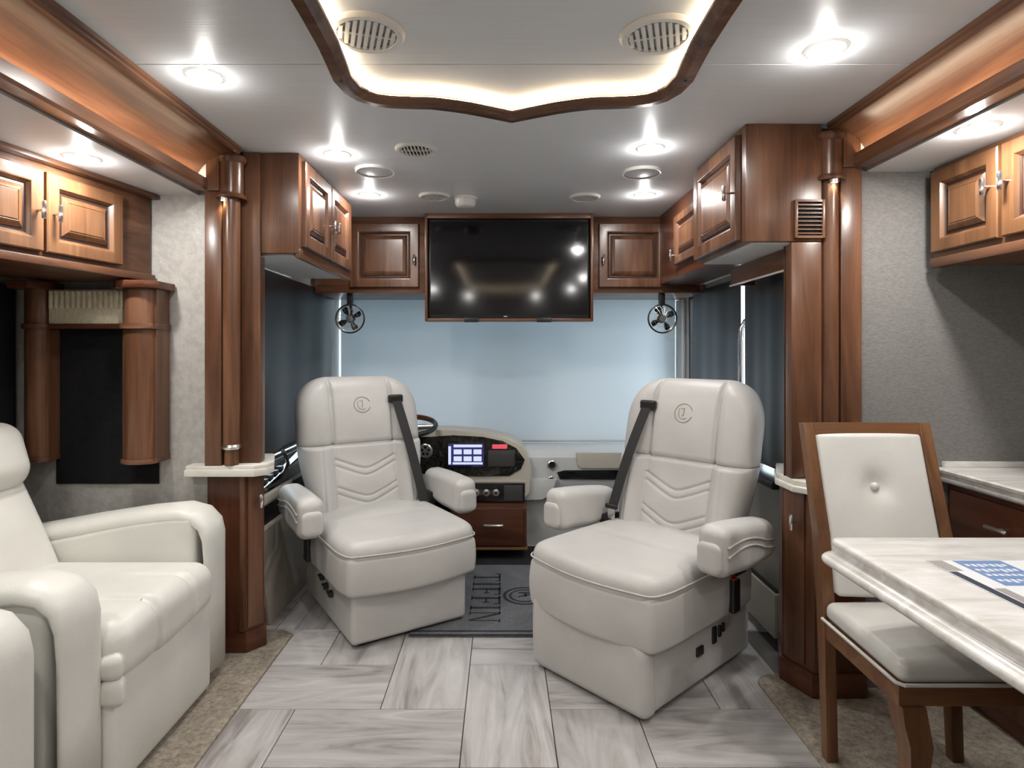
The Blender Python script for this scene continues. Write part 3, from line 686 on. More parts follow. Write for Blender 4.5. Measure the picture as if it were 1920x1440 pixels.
# ================================================================== FANS
def fan(x, label):
    y, z, r = 3.83, 1.492, .090
    t = thing('dash_fan', label, 'fan', (x, y, 1.65), 0, 'small black fans under the front cabinets')
    bm = boxo(x-.018, x+.014, y-.015, y+.035, 1.575, 1.651, .004); tube(bm, [(x-.002, y+.02, 1.58), (x, y+.035, 1.54), (x, y+.03, z)], .009, 8); obj('bracket', bm, BLACK, t)
    obj('motor', lathe(B(), [(0, y+.042), (.02, y+.040), (.028, y+.03), (.028, y+.012), (0, y+.012)], (x, 0, z), 'y', 20), BLACK, t)
    def ringpts(rr, yy): return [(x+rr*math.cos(a), yy, z+rr*math.sin(a)) for a in [2*PI*k/36 for k in range(36)]]
    obj('rim', tube(B(), ringpts(r, y), .0055, 6, True), BLACK, t)
    bm = tube(B(), ringpts(r*.97, y+.03), .002, 6, True); tube(bm, ringpts(r*.62, y-.018), .0012, 5, True)
    for k in range(18):
        a = 2*PI*k/18; tube(bm, [(x+.02*math.cos(a), y-.022, z+.02*math.sin(a)), (x+r*.6*math.cos(a), y-.02, z+r*.6*math.sin(a)), (x+r*math.cos(a), y, z+r*math.sin(a)), (x+r*.97*math.cos(a), y+.03, z+r*.97*math.sin(a))], .0011, 5)
    obj('cage', bm, STEEL, t)
    obj('cage_badge', lathe(B(), [(0, y-.026), (.019, y-.025), (.022, y-.02), (0, y-.02)], (x, 0, z), 'y', 20), STEEL, t)
    for k in range(4):
        a = .5+PI/2*k; bm = B(); rows = []
        for i in range(5):
            rr = .02+i*.0145; wd = (.45, .62, .66, .62, .40)[i]; row = []
            for j in range(4):
                b = a+wd*(j/3-.5); row.append(bm.verts.new((x+rr*math.cos(b), y+.012*(j/3-.5), z+rr*math.sin(b))))
            rows.append(row)
        for i in range(4):
            for j in range(3): bm.faces.new((rows[i][j], rows[i+1][j], rows[i+1][j+1], rows[i][j+1]))
        bmesh.ops.solidify(bm, geom=list(bm.faces), thickness=.002); obj('blade', bm, BLACK, t)
fan(-.968, 'small black dash fan at the left edge of the windshield shade'); fan(1.017, 'small black dash fan at the right edge of the windshield shade')

# ================================================================== CAPTAIN CHAIRS
def yc(z): return .215+(z-.42)*.25
def groove(d, w=.0045, dep=.0085): return -dep*math.exp(-(d/w)**2)
def hw(z):
    if z < .80: return .255+.045*smooth01((z-.42)/.38)
    return .300
def front_t(x, z):
    a = abs(x); bol = .045*smooth01((a-.135)/.07) if z < .80 else .016*smooth01((a-.15)/.05)
    t = .070+bol
    if z < .80:
        t += groove(a-.148)+groove(a-.215, .0035, .005)
        if a < .146:
            k = .5*(math.sqrt(a*a+.0009)-.03)
            for z0 in (.668, .634, .528, .494): t += groove(z-z0-k, .0042, .008)
            t += .006*math.cos((z-.60)*30)*.3
        t += groove(z-.797, .006, .016)
    else:
        t += groove(a-.150, .007, .024)+groove(z-.803, .006, .012)
        t += .016*math.sin(PI*min(1, (z-.80)/.36))
    return t
def pad(z0, z1, zt, nx=110, nz=80, round_top=False):
    bm = B(); G = []
    us = [math.sin(PI/2*(-1+2*i/nx)) if False else (-1+2*i/nx) for i in range(nx+1)]
    us = [math.copysign(1-(1-abs(u))**1.7, u) for u in us]
    zs = []
    for j in range(nz+1):
        v = j/nz
        if round_top: v = 1-(1-v)**1.8
        zs.append(z0+(z1-z0)*v)
    for side in (0, 1):
        g = []
        for z in zs:
            w = hw(z); ez = 1.0
            if round_top:
                q = (z-(zt-.21))/.21
                if q > 0: w = w*(.46+.54*math.sqrt(max(0, 1-min(1, q)**2.4)))
                q2 = (z-(z1-.07))/.07
                if q2 > 0: ez = math.sqrt(max(0, 1-q2*q2))
            qb = (z0+.02-z)/.02
            if qb > 0 and not round_top: ez = math.sqrt(max(0.0, 1-qb*qb))*.999+.001
            row = []
            for u in us:
                x = w*u; e = (max(0, 1-abs(u)**7))**(1/3.0)
                y = yc(z)-front_t(x, z)*e*ez if side == 0 else yc(z)+.062*e*ez
                row.append(bm.verts.new((x, y, z)))
            g.append(row)
        G.append(g)
    for g in G:
        for i in range(nz):
            for j in range(nx): bm.faces.new((g[i][j], g[i][j+1], g[i+1][j+1], g[i+1][j]))
    for i in (0, nz):
        for j in range(nx):
            try: bm.faces.new((G[0][i][j], G[0][i][j+1], G[1][i][j+1], G[1][i][j]))
            except ValueError: pass
    bmesh.ops.remove_doubles(bm, verts=bm.verts, dist=2e-5)
    return bm
def ribbon(pts, nrm, w, th):
    bm = B(); rows = []
    for k, p in enumerate(pts):
        p = Vector(p); d = (Vector(pts[min(k+1, len(pts)-1)])-Vector(pts[max(0, k-1)])).normalized(); n = Vector(nrm[k] if isinstance(nrm, list) else nrm).normalized(); s = d.cross(n).normalized()
        rows.append([bm.verts.new(p+s*w/2+n*th/2), bm.verts.new(p-s*w/2+n*th/2), bm.verts.new(p-s*w/2-n*th/2), bm.verts.new(p+s*w/2-n*th/2)])
    for k in range(len(rows)-1):
        for j in range(4): bm.faces.new((rows[k][j], rows[k][(j+1) % 4], rows[k+1][(j+1) % 4], rows[k+1][j]))
    bm.faces.new(rows[0]); bm.faces.new(rows[-1]); return bm
def captain(label, loc, rot, b, footrest):
    dz = .045 if footrest else .020; tilt_ = .11 if footrest else 0.0
    t = thing('captain_chair', label, 'chair', loc, rot, 'swivelled leather captain chairs'); o_ = -b
    def add(name, bm, mat, par=None, sm=180): return obj(name, bm, mat, par or t, sm, world=False)
    add('swivel_plate', boxo(-.21, .21, -.31, .31, 0, .03), BLACK, sm=30)
    base = add('base', rboxo((0, .0, .1375), (.50, .70, .24), .022, 6, 4), LEATHER)
    if footrest:
        def ff(x, y, z):
            if z > -.1: z -= (.085*smooth01((o_*x-.135)/.12))*smooth01((z+.1)/.2)
            return (x, y-.012*math.cos(z*8), z)
        add('footrest', rboxo((0, -.352, .176), (.515, .085, .335), .036, 12, 5, ff), LEATHER)
    def plan(x, y):
        f = smooth01((-y-.06)/.26)
        return (x*(1-.05*smooth01((-y-.20)/.13)**2), y-.045*math.cos(x/.29*PI/2)*f)
    def fs(x, y, z):
        x2, y2 = plan(x, y); return (x2*(1+.02*math.cos(z*16)), y2-.010*math.cos(z*16)*(1 if y < -.1 else 0), z)
    add('seat_body', rboxo((0, -.05, .318+dz/2), (.578, .665, .15+dz), .022, 14, 4, fs), LEATHER)
    def fc(x, y, z):
        top = smooth01((z+.02)/.06); c = math.cos(min(1, abs(x)/.30)*PI/2)*math.cos(min(1, abs(y)/.36)*PI/2)
        x2, y2 = plan(x, y)
        g = groove(abs(y+.05-.12*abs(x)), .012, .007)*top if y > -.2 and abs(x) < .2 else 0
        return (x2, y2, z+top*.024*c+g)
    sc = add('seat_cushion', rboxo((0, -.05, .400+dz), (.584, .670, .105), .048, 26, 7, fc), LEATHER)
    pp = []
    for k in range(61):
        a_ = -1+2*k/60; q_ = abs(a_)*.98
        if q_ < .50: x_, y_ = math.copysign(q_/.50*.262, a_), -.335
        elif q_ < .60: w_ = (q_-.50)/.10*PI/2; x_, y_ = math.copysign(.262+.030*math.sin(w_), a_), -.335+.030*(1-math.cos(w_))
        else: x_, y_ = math.copysign(.292, a_), -.305+(q_-.60)*1.3
        x2, y2 = plan(x_, y_); pp.append((x2*1.004, y2-.052 if y_ < -.30 else y2-.05, .402+dz))
    add('seam_piping', tube(B(), pp, .0035, 6), LEATHER, sc)
    add('backrest', pad(.42, .80, 1.15), LEATHER)
    hd = add('headrest', pad(.80, 1.155, 1.155, 110, 70, True), LEATHER)
    # emblem on the headrest
    ez_, er = 1.005, .041
    def E(dx, dz, lift=.001):
        x, z = dx, ez_+dz; return (x, yc(z)-front_t(x, z)-lift, z)
    bm = tube(B(), [E(er*math.cos(a), er*math.sin(a)) for a in [.35+(2*PI-.7)*k/30 for k in range(31)]], .0018, 6)
    tube(bm, [E(-er*.55+.0, er*.45), E(-er*.55, -er*.1), E(-er*.4, -er*.5), E(0, -er*.65), E(er*.35, -er*.55)], .0015, 6)
    tube(bm, [E(-er*.35, er*.5), E(er*.1, er*.5)], .0015, 6); tube(bm, [E(er*.05, er*.5), E(er*.02, -er*.2), E(-er*.12, -er*.32)], .0018, 6)
    add('emblem', bm, STITCH, hd, 60)
    for s in (-1, 1):
        def fa(x, y, z, s=s): return (x, y, z+.010*math.cos(y*6)-tilt_*(y-.12)+.028*smooth01((.02-z)/.09)*smooth01((y+.02)/.2))
        arm = add('armrest', rboxo((s*.352, .03, .535), (.108, .40, .185), .042, 10, 5, fa), LEATHER)
        add('arm_cap', rboxo((s*.352, -.170, .522+tilt_*.28), (.086, .026, .112), .028, 6, 4), LEATHER, arm)
        add('arm_bracket', boxo(min(s*.27, s*.31), max(s*.27, s*.31), .10, .20, .40, .52, .008), BLACK, sm=30)
        for k, (zz, am) in enumerate(((.565, .030), (.530, .040))):
            bm = B(); P = []
            for i in range(15):
                v = i/14; P.append((s*(.352+.0545), -.145+.35*v, zz+am*math.sin(PI*min(1, v*1.25)*.8)-.02*v-tilt_*(-.265+.35*v)))
            tube(bm, P, .0042, 6); add('piping', bm, LEATHER, arm)
    # seat belt
    pth = []; nrm = []
    y0_ = yc(1.02)-front_t(.172, 1.02)-.014; zb_ = .555 if footrest else .47; y1_ = yc(zb_)-front_t(.24, .60)-.020
    for k in range(25):
        v = k/24; pth.append((b*(.172+.078*v), y0_+(y1_-y0_)*v-.016*math.sin(PI*v), 1.02-(.465 if footrest else .55)*v)); nrm.append((0, -1, .25))
    add('seat_belt', ribbon(pth, nrm, .047, .003), BELT, sm=30)
    z = 1.03; add('belt_guide', rboxo((b*.170, yc(z)-front_t(b*.170, z)-.006, z), (.075, .03, .045), .010, 4, 3), BLACK)
    if footrest:
        p = pth[-1]; add('belt_stop', rboxo((p[0], p[1]-.006, p[2]+.008), (.062, .016, .022), .006, 3, 3), BLACK)
        add('belt_tongue', boxo(p[0]-.018, p[0]+.018, p[1]-.010, p[1]-.006, p[2]-.050, p[2]-.002, .002), CHROME, sm=30)
    bk = add('buckle', rboxo((o_*.298, .115, .325), (.030, .052, .13), .008, 4, 3), BLACK); add('buckle_button', rboxo((o_*.300, .110, .391), (.018, .030, .008), .003, 2, 2), REDB, bk)
    xs = o_*.251
    if footrest:
        for (y, z, w, h) in ((-.05, .145, .045, .035), (.055, .172, .028, .065), (.095, .175, .018, .045), (.122, .182, .018, .035)):
            add('switch', rboxo((xs, y, z), (.014, w, h), .004, 3, 3), BLACK)
    else:
        for y, z in ((-.10, .165), (-.03, .175), (.03, .20)):
            add('control_knob', lathe(B(), [(0, xs-.004*b), (.018, xs-.004*b), (.016, xs-.018*b), (0, xs-.020*b)], (0, y, z), 'x', 16), BLACK, sm=30)
            add('knob_lever', rboxo((xs-.016*b, y+.008, z+.004), (.012, .036, .012), .004, 2, 3), BLACK)
    return t
captain('leather captain chair at the steering wheel, swivelled to the room', (-.605, 3.03, 0), math.radians(32.5), 1, False).scale = (1.12, 1.06, .99)
captain('leather captain chair with raised footrest beside the entry door', (.605, 2.525, 0), math.radians(-48), -1, True).scale = (1.08, 1.03, 1.0)

# ================================================================== RECLINERS
def recliner(label, loc):
    t = thing('recliner', label, 'recliner', loc, PI/2, 'cream leather recliners')
    def add(name, bm, mat=CREAM, par=None, sm=180): return obj(name, bm, mat, par or t, sm, world=False)
    add('base', rboxo((0, -.02, .20), (.58, .80, .375), .025, 6, 3))
    def fp(x, y, z): return (x, y-.012*math.cos(x/.30*PI/2)*math.cos(z/.17*PI/2), z)
    add('front_panel', rboxo((0, -.435, .185), (.592, .06, .345), .022, 10, 4, fp))
    def fs(x, y, z):
        top = smooth01((z+.03)/.07); c = math.cos(min(1, abs(x)/.31)*PI/2)
        g = (groove(x-.10, .013, .020)+groove(x+.10, .013, .020))*smooth01((-y-.05)/.12)
        return (x, y-.018*c*(1 if y < -.2 else 0)-g*(1.0 if y < -.25 else 0)*.8, z+top*(.022*c+g*.8))
    s = add('seat_cushion', rboxo((0, -.175, .405), (.592, .62, .17), .066, 52, 6, fs))
    for sx in (-1, 1):
        cx = sx*.375
        def fa(x, y, z): return (x, y, z-smooth01((z+.05)/.3)*.105*smooth01((y+.36)/.72))
        arm = add('armrest', rboxo((cx-sx*.009, -.010, .338), (.156, .78, .626), .026, 10, 4, fa))
        path = [(.36, .535), (.20, .562), (.0, .598), (-.20, .628), (-.33, .640), (-.385, .630), (-.418, .600), (-.432, .555), (-.436, .48), (-.437, .30), (-.437, .05)]
        bm = B(); rows = []
        for k, (py, pz) in enumerate(path):
            a_, b2 = path[max(0, k-1)], path[min(len(path)-1, k+1)]; d = Vector((0, b2[0]-a_[0], b2[1]-a_[1])).normalized(); nn_ = Vector((0, d.z, -d.y))
            if nn_.dot(Vector((0, -.4, .9))) < 0: nn_ = -nn_
            tk = .044 if k < 5 else .044-.026*min(1, (k-4)/4); wd = .085 if k < 6 else .085-.006*min(1, (k-5)/4); row = []
            for j in range(20):
                an = 2*PI*j/20; ca, sa = math.cos(an), math.sin(an)
                ex = math.copysign(abs(ca)**.75, ca)*wd; ey = math.copysign(abs(sa)**.8, sa)*tk*(1.0 if sa > 0 else .55)
                row.append(bm.verts.new(Vector((cx+ex, py, pz))+nn_*ey))
            rows.append(row)
        for k in range(len(rows)-1):
            for j in range(20): bm.faces.new((rows[k][j], rows[k][(j+1) % 20], rows[k+1][(j+1) % 20], rows[k+1][j]))
        bm.faces.new(rows[0]); bm.faces.new(rows[-1])
        add('arm_roll', bm, CREAM, arm)
    def tilt(bm, a, c):
        bmesh.ops.rotate(bm, verts=bm.verts, cent=c, matrix=Matrix.Rotation(-a, 3, 'X')); return bm
    def fb(x, y, z): return (x, y-.028*math.cos(min(1, abs(x)/.3)*PI/2)*math.cos(min(1, abs(z)/.23)*PI/2)*(1 if y < 0 else 0), z)
    add('back_cushion', tilt(rboxo((0, .215, .60), (.585, .15, .46), .055, 14, 6, fb), math.radians(24), (0, .215, .60)))
    add('head_pillow', tilt(rboxo((0, .285, .885), (.592, .18, .25), .080, 14, 7, fb), math.radians(16), (0, .285, .885)))
    add('back_shell', tilt(rboxo((0, .36, .56), (.60, .07, .80), .03, 6, 3), math.radians(8), (0, .36, .56)))
    for (py, pz, sy, sz) in ((-.452, .385, .085, .075), (-.462, .315, .07, .085)):
        def fk(x, y, z): return (x-.01*math.cos(z*30), y+.004*math.sin(x*160), z)
        add('corner_tuck', rboxo((-.272, py, pz), (.055, sy, sz), .026, 8, 5, fk), CREAM, s)
    return t
recliner('cream leather recliner next to the wooden cabinet and window valance', (-1.56, 1.975, .010))
recliner('cream leather recliner at the lower left edge, nearest the camera', (-1.56, .985, .010))

# ================================================================== DINING
t = thing('dining_chair', 'honey wood dining chair with button tufted ivory back', 'chair', (1.22, 1.75, .010))
def wp(y0, z0): return y0
for x0, x1 in ((1.003, 1.040), (1.392, 1.429)):
    prof = [(1.862, .010), (1.895, .010), (1.925, .47), (1.948, .70), (2.045, 1.040), (2.012, 1.043), (1.912, .70), (1.882, .47)]
    obj('back_post', prism(B(), prof, 'x', x0, x1, .005), WOODO['z'], t)
bm = prism(B(), [(2.005, 1.005), (2.038, 1.004), (2.047, 1.041), (2.013, 1.044)], 'x', 1.0402, 1.3918, .004); obj('top_rail', bm, WOODO['x'], t)
obj('seat_rail', prism(B(), [(1.0, 1.52), (1.432, 1.52), (1.425, 1.89), (1.007, 1.89)], 'z', .385, .445, .004), WOODO['x'], t)
def leg(sx, x):
    bm = B(); rows = []
    for z, c, w in ((.385, 0, .030), (.34, -.004, .031), (.29, -.012, .029), (.23, -.012, .024), (.15, .0, .019), (.07, .007, .016), (.03, .004, .018), (.010, -.002, .019)):
        cx, cy = x-sx*c*-1.0, 1.545+c; rows.append([bm.verts.new((cx+a*w, cy+b_*w, z)) for a, b_ in ((-1, -1), (1, -1), (1, 1), (-1, 1))])
    for k in range(len(rows)-1):
        for j in range(4): bm.faces.new((rows[k][j], rows[k][(j+1) % 4], rows[k+1][(j+1) % 4], rows[k+1][j]))
    bm.faces.new(rows[0]); bm.faces.new(rows[-1])
    bmesh.ops.subdivide_edges(bm, edges=[e for e in bm.edges if abs(e.verts[0].co.z-e.verts[1].co.z) > .01], cuts=1, smooth=.6)
    obj('front_leg', bm, WOODO['z'], t, 40)
leg(-1, 1.036); leg(1, 1.396)
def fd(x, y, z):
    top = 1 if z > 0 else 0
    return (x*(1+.03*(-y)/.2), y, z+top*.022*math.cos(min(1, abs(x)/.22)*PI/2)*math.cos(min(1, abs(y)/.2)*PI/2))
sc = obj('seat_cushion', rboxo((1.216, 1.700, .472), (.428, .385, .058), .026, 12, 5, fd), VINYL, t, 180)
obj('piping', tube(B(), [(1.0, 1.885, .447), (.992, 1.52, .447), (1.005, 1.505, .447), (1.427, 1.505, .447), (1.440, 1.52, .447), (1.432, 1.885, .447)], .005, 8), VINYL, sc)
def fbk(x, y, z):
    d = math.hypot(x, z-.075); dim = .020*math.exp(-(d/.045)**2)+.008*math.exp(-(d/.13)**2)
    return (x, y+(dim-.012*math.cos(min(1, abs(x)/.19)*PI/2) if y < 0 else 0)+(z+.0)*.285+.022*((z+.25)/.25-1)**2*0, z)
obj('back_cushion', rboxo((1.216, 1.955, .765), (.354, .040, .49), .014, 40, 4, fbk), VINYL, t, 180)
bq = lathe(B(), [(0, -.010), (.010, -.009), (.014, -.003), (.014, .004), (0, .004)], (0, 0, 0), 'y', 18)
bmesh.ops.translate(bq, verts=bq.verts, vec=(1.216, 1.969, .84)); obj('button', bq, VINYL, t, 60)

t = thing('dining_table', 'travertine topped dining table with an ogee edge', 'table', (1.45, 1.15, .010))
def rrect(x0, x1, y0, y1, ins, r):
    P = []; x0 += ins; x1 -= ins; y0 += ins; y1 -= ins; r = max(.004, r-ins)
    for cx, cy, a in ((x1-r, y1-r, 0), (x0+r, y1-r, PI/2), (x0+r, y0+r, PI), (x1-r, y0+r, 1.5*PI)):
        for k in range(7): P.append((cx+r*math.cos(a+PI/2*k/6), cy+r*math.sin(a+PI/2*k/6)))
    return P
bm = B(); prev = None
for ins, z in ((.05, .700), (.014, .700), (.004, .703), (0, .710), (.001, .718), (.006, .723), (.014, .725), (.015, .727), (.026, .730), (.033, .737), (.034, .746), (.030, .750), (.026, .753), (.025, .760), (.028, .766), (.033, .768)):
    cur = [bm.verts.new((x, y, z)) for x, y in rrect(.875, 1.99, .45, 1.695, ins, .055)]
    if prev:
        for k in range(len(cur)): bm.faces.new((prev[k], prev[(k+1) % len(cur)], cur[(k+1) % len(cur)], cur[k]))
    else: bm.faces.new(cur)
    prev = cur
bm.faces.new(prev); obj('table_top', bm, STONE, t, 50)
obj('apron', boxo(1.28, 1.92, .60, 1.45, .64, .7, .004), WOODD['y'], t)
obj('pedestal', boxo(1.50, 1.88, .80, 1.38, .09, .64, .008), WOODD['z'], t); obj('foot', boxo(1.44, 1.90, .74, 1.44, .010, .09, .01), WOODD['y'], t)

t = thing('brochure', 'glossy blue and white brochure lying on the dining table', 'brochure', (1.22, 1.25, .7685))
Z = .7685
obj('sheet', boxo(1.034, 1.42, 1.02, 1.475, Z, Z+.0014), PAPERW, t)
obj('blue_panel', boxo(1.098, 1.215, 1.315, 1.472, Z+.0014, Z+.0018), PAPERB, t)
obj('dark_strip', boxo(1.036, 1.056, 1.03, 1.40, Z+.0014, Z+.0018), PAPERD, t); obj('picture', boxo(1.036, 1.075, 1.405, 1.473, Z+.0014, Z+.0018), PAPERG, t)
obj('picture', boxo(1.060, 1.085, 1.19, 1.30, Z+.0014, Z+.0018), PAPERG, t); obj('blue_panel', boxo(1.23, 1.41, 1.03, 1.17, Z+.0014, Z+.0018), PAPERB, t)
for k in range(4):
    y = 1.448-k*.032; bm = B()
    for i in range(7): box(bm, 1.108+i*.0145, 1.108+i*.0145+.009, y-.012-.004*((i*k+i) % 3), y, Z+.0018, Z+.0020)
    obj('print_line', bm, PAPERW, t)

# kitchen counter along the right wall
t = thing('base_cabinet', 'dark wood base cabinet under the stone counter', 'cabinet', (1.86, 2.0, 0))
obj('carcass', boxo(1.68, 2.045, 1.73, 2.275, .012, .79, .003), WOODD['y'], t)
for k in range(1):
    y = 1.76; d = obj('drawer', boxo(1.662, 1.68, y, y+.48, .60, .77, .004), WOODD['y'], t); handle_bar(d, (1.662, y+.24, .69), (-1, 0, 0), .09, (0, 1, 0), STEEL)
    d = obj('door', boxo(1.662, 1.68, y, y+.48, .08, .58, .004), WOODD['z'], t); handle_bar(d, (1.662, y+.44, .50), (-1, 0, 0), .09, (0, 0, 1), STEEL)
t = thing('countertop', 'long cream stone countertop with ogee edge along the right wall', 'countertop', (1.86, 2.0, .79))
prof = [(2.045, .792), (1.655, .792), (1.645, .800), (1.643, .808), (1.650, .814), (1.648, .824), (1.636, .830), (1.634, .840), (1.640, .846), (2.045, .846)]
obj('slab', prism(B(), prof, 'y', 1.715, 2.275), STONE, t); obj('backsplash', boxo(1.66, 2.045, 2.262, 2.279, .846, .868, .003), STONE, t)

# ================================================================== DASHBOARD
t = thing('dashboard', 'pale curved dashboard with a black burl instrument pod', 'dashboard', (0, 4.1, .3))
prof = [(4.40, .28), (4.40, .628), (4.02, .628), (3.96, .616), (3.932, .590), (3.925, .48), (3.95, .37), (4.02, .30)]
obj('dash_body', prism(B(), prof, 'x', -1.21, 1.27), DASHG, t, 40)
pod = [(-0.8245, 0.803), (-0.552, 0.7826), (-0.3135, 0.7791), (-0.109, 0.7621), (0.0443, 0.728), (0.1295, 0.6803), (0.1704, 0.6054), (0.1874, 0.5134), (0.1772, 0.3771), (0.1227, 0.3226), (-0.8245, 0.3226)]
pd = obj('instrument_pod', prism(B(), pod, 'y', 3.8520, 4.10, .010, 3), DASHC, t, 40)
blk = [(-0.77, 0.7417), (-0.4668, 0.7383), (-0.3135, 0.7485), (-0.1261, 0.7383), (0.0034, 0.711), (0.0886, 0.6667), (0.1431, 0.5918), (0.1193, 0.5338), (0.0443, 0.4895), (-0.1431, 0.4861), (-0.3816, 0.4964), (-0.77, 0.5168)]
obj('burl_panel', prism(B(), blk, 'y', 3.8440, 3.8600, .004), BURL, t, 40)
def dbox(x0, z1, x1, z0, y0, y1, bev=0): return boxo(x0, x1, y0, y1, z0, z1, bev)
sc = obj('monitor', dbox(-0.3612, 0.7076, -0.109, 0.5441, 3.8360, 3.8460, .003), GLOSSB, t); obj('display', dbox(-0.3441, 0.6974, -0.1193, 0.5577, 3.8352, 3.8362), SCREEND, sc)
obj('display_menu', dbox(-0.3441, 0.6803, -0.3271, 0.5645, 3.8346, 3.8353), SCREEN, sc); obj('display_header', dbox(-0.3101, 0.6906, -0.1295, 0.6735, 3.8346, 3.8353), SCREEN, sc)
for k in range(2):
    for j in range(3): obj('display_tile', dbox(-.310+j*.063, .660-k*.0443, -.259+j*.063, .629-k*.0443, 3.8346, 3.8353), SCREEN, sc)
obj('display_bar', dbox(-0.3169, 0.5781, -0.1261, 0.5645, 3.8346, 3.8353), SCREEN, sc)
obj('red_readout', dbox(-0.0647, 0.6906, 0.0307, 0.6633, 3.8380, 3.8450, .001), REDLED, t); obj('cover_panel', dbox(-0.092, 0.6531, 0.0784, 0.5509, 3.8380, 3.8450, .003), SMOKE, t)
g = obj('gauge', lathe(B(), [(0, 3.8380), (.036, 3.8380), (.040, 3.8300), (.046, 3.8340), (.046, 3.8500), (0, 3.8500)], (-0.4906, 0, 0.6497), 'y', 32), STEEL, t)
for k in range(5):
    a = PI/2+k*2*PI/5; obj('gauge_dial', lathe(B(), [(0, 3.8345), (.009, 3.8345), (.009, 3.8390), (0, 3.8390)], (-0.4906+.022*math.cos(a), 0, 0.6497+.022*math.sin(a)), 'y', 12), GLOSSB, g)
obj('trim_line', dbox(-0.8245, 0.4555, 0.1465, 0.4487, 3.8470, 3.8540), DASHC, t)
sw = obj('switch_panel', dbox(-0.7564, 0.4418, 0.1431, 0.3226, 3.8430, 3.8560, .003), GLOSSB, t)
for c in ((-0.167, 0.3839), (-0.1022, 0.3839), (-0.0409, 0.3839)):
    obj('knob', lathe(B(), [(0, 3.8250), (.012, 3.8260), (.014, 3.8320), (.022, 3.8340), (.024, 3.8440), (0, 3.8440)], (c[0], 0, c[1]), 'y', 20), STEEL, sw); obj('knob_face', lathe(B(), [(0, 3.8235), (.009, 3.8235), (.009, 3.8270), (0, 3.8270)], (c[0], 0, c[1]), 'y', 16), BLACK, sw)
obj('switch_cover', dbox(0.0102, 0.4316, 0.1295, 0.3328, 3.8390, 3.8440, .002), SMOKE, sw)
fl = [(0.1499, 0.4623), (0.3509, 0.4555), (0.3169, 0.3601), (0.2589, 0.326), (0.1158, 0.3226)]
obj('dash_flare', prism(B(), fl, 'y', 3.890, 4.0, .006), DASHG, t, 40)
def vent_round(c, r):
    v = obj('air_vent', lathe(B(), [(0, 3.9250), (r*.7, 3.9250), (r*.75, 3.9080), (r, 3.9120), (r, 3.9350), (0, 3.9350)], (c[0]*1.02, 0, c[1]), 'y', 24), STEEL, t)
    obj('vent_core', lathe(B(), [(0, 3.9235), (r*.68, 3.9235), (r*.68, 3.9265), (0, 3.9265)], (c[0]*1.02, 0, c[1]), 'y', 20), BLACKM, v)
vent_round((0.3169, 0.5475), .030); vent_round((0.3101, 0.4521), .022)
lid = [(0.477, 0.6258), (1.0153, 0.6258), (1.0153, 0.5236), (0.5111, 0.5236), (0.4906, 0.5441)]
obj('glove_lid', prism(B(), lid, 'y', 3.9150, 3.9300, .005), DASHC, t); tr = [(0.3543, 0.4964), (0.402, 0.51), (1.0153, 0.5134), (1.0153, 0.4452), (0.3748, 0.4521)]
obj('tray_slot', prism(B(), tr, 'y', 3.9200, 3.9300, .002), GLOSSB, t)
obj('lower_panel', boxo(.12, 1.27, 3.98, 4.0, .0, .31), WALLW, t)
obj('kick_panel', boxo(-1.04, .12, 3.96, 4.0, 0, .32), BLACKM, t)

t = thing('drawer_cabinet', 'small wooden drawer box below the dash switches', 'drawer', (-.07, 3.83, .07))
obj('box', boxo(-.32, .150, 3.716, 3.958, .078, .318, .004), WOODD['x'], t)
d = obj('drawer_front', boxo(-.30, .128, 3.70, 3.716, .092, .315, .004), WOODD['x'], t); handle_bar(d, (-.055, 3.70, .222), (0, -1, 0), .12, (1, 0, 0), STEEL)
obj('bottom_ledge', boxo(-.32, .156, 3.692, 3.958, .066, .079, .003), WOODO['x'], t)

t = thing('steering_wheel', 'black steering wheel with wood accents behind the driver chair', 'steering wheel', (-.60, 3.76, .814))
def SW(a, r=.182, h=0.0):
    v = Vector((r*math.cos(a), r*math.sin(a), h)); v.rotate(Matrix.Rotation(math.radians(12), 3, 'X')); return (-.60+v.x, 3.76+v.y, .818+v.z)
obj('rim', tube(B(), [SW(2*PI*k/48) for k in range(48)], .016, 12, True), BLACK, t, 60)
for a0 in (.55, PI-1.45): obj('wood_grip', tube(B(), [SW(a0+.9*k/12, .182, .0012) for k in range(13)], .0168, 12), WOODD['x'], t, 60)
for a in (.0, PI, -PI/2): obj('spoke', tube(B(), [SW(a, .05, -.01), SW(a, .178)], [.020, .012], 8), STEEL, t, 60)
obj('hub', tube(B(), [SW(0, .0, -.03), SW(0, .0, .012)], .055, 20), BLACK, t, 40); obj('steering_column', tube(B(), [SW(0, 0, -.03), (-.60, 3.83, .62)], .04, 14), BLACK, t, 60)

# side consoles
t = thing('side_console', 'beige side console with black switches left of the driver chair', 'console', (-1.16, 3.1, 0))
obj('console_body', prism(B(), [(-1.219, .0), (-1.085, .0), (-1.10, .10), (-1.125, .22), (-1.12, .30), (-1.13, .43), (-1.219, .43)], 'y', 2.82, 3.85, .006), BEIGEP, t, 40)
obj('recess', boxo(-1.219, -1.165, 2.82, 3.8, .43, .53), BLACKM, t); obj('arm_pad', rboxo((-1.178, 3.05, .565), (.078, .46, .07), .02, 6, 4), DASHC, t, 180)
obj('switch_deck', prism(B(), [(2.82, .60), (3.55, .60), (3.55, .70), (3.2, .665), (2.82, .62)], 'x', -1.219, -1.138, .006), GLOSSB, t)
for k in range(5): obj('rocker_switch', boxo(-1.19, -1.16, 2.88+k*.07, 2.92+k*.07, .62+.008*k, .645+.0085*k, .003), SMOKE, t)
obj('lever', tube(B(), [(-1.17, 3.30, .66), (-1.16, 3.22, .73), (-1.155, 3.17, .76)], .011, 8), STEEL, t)

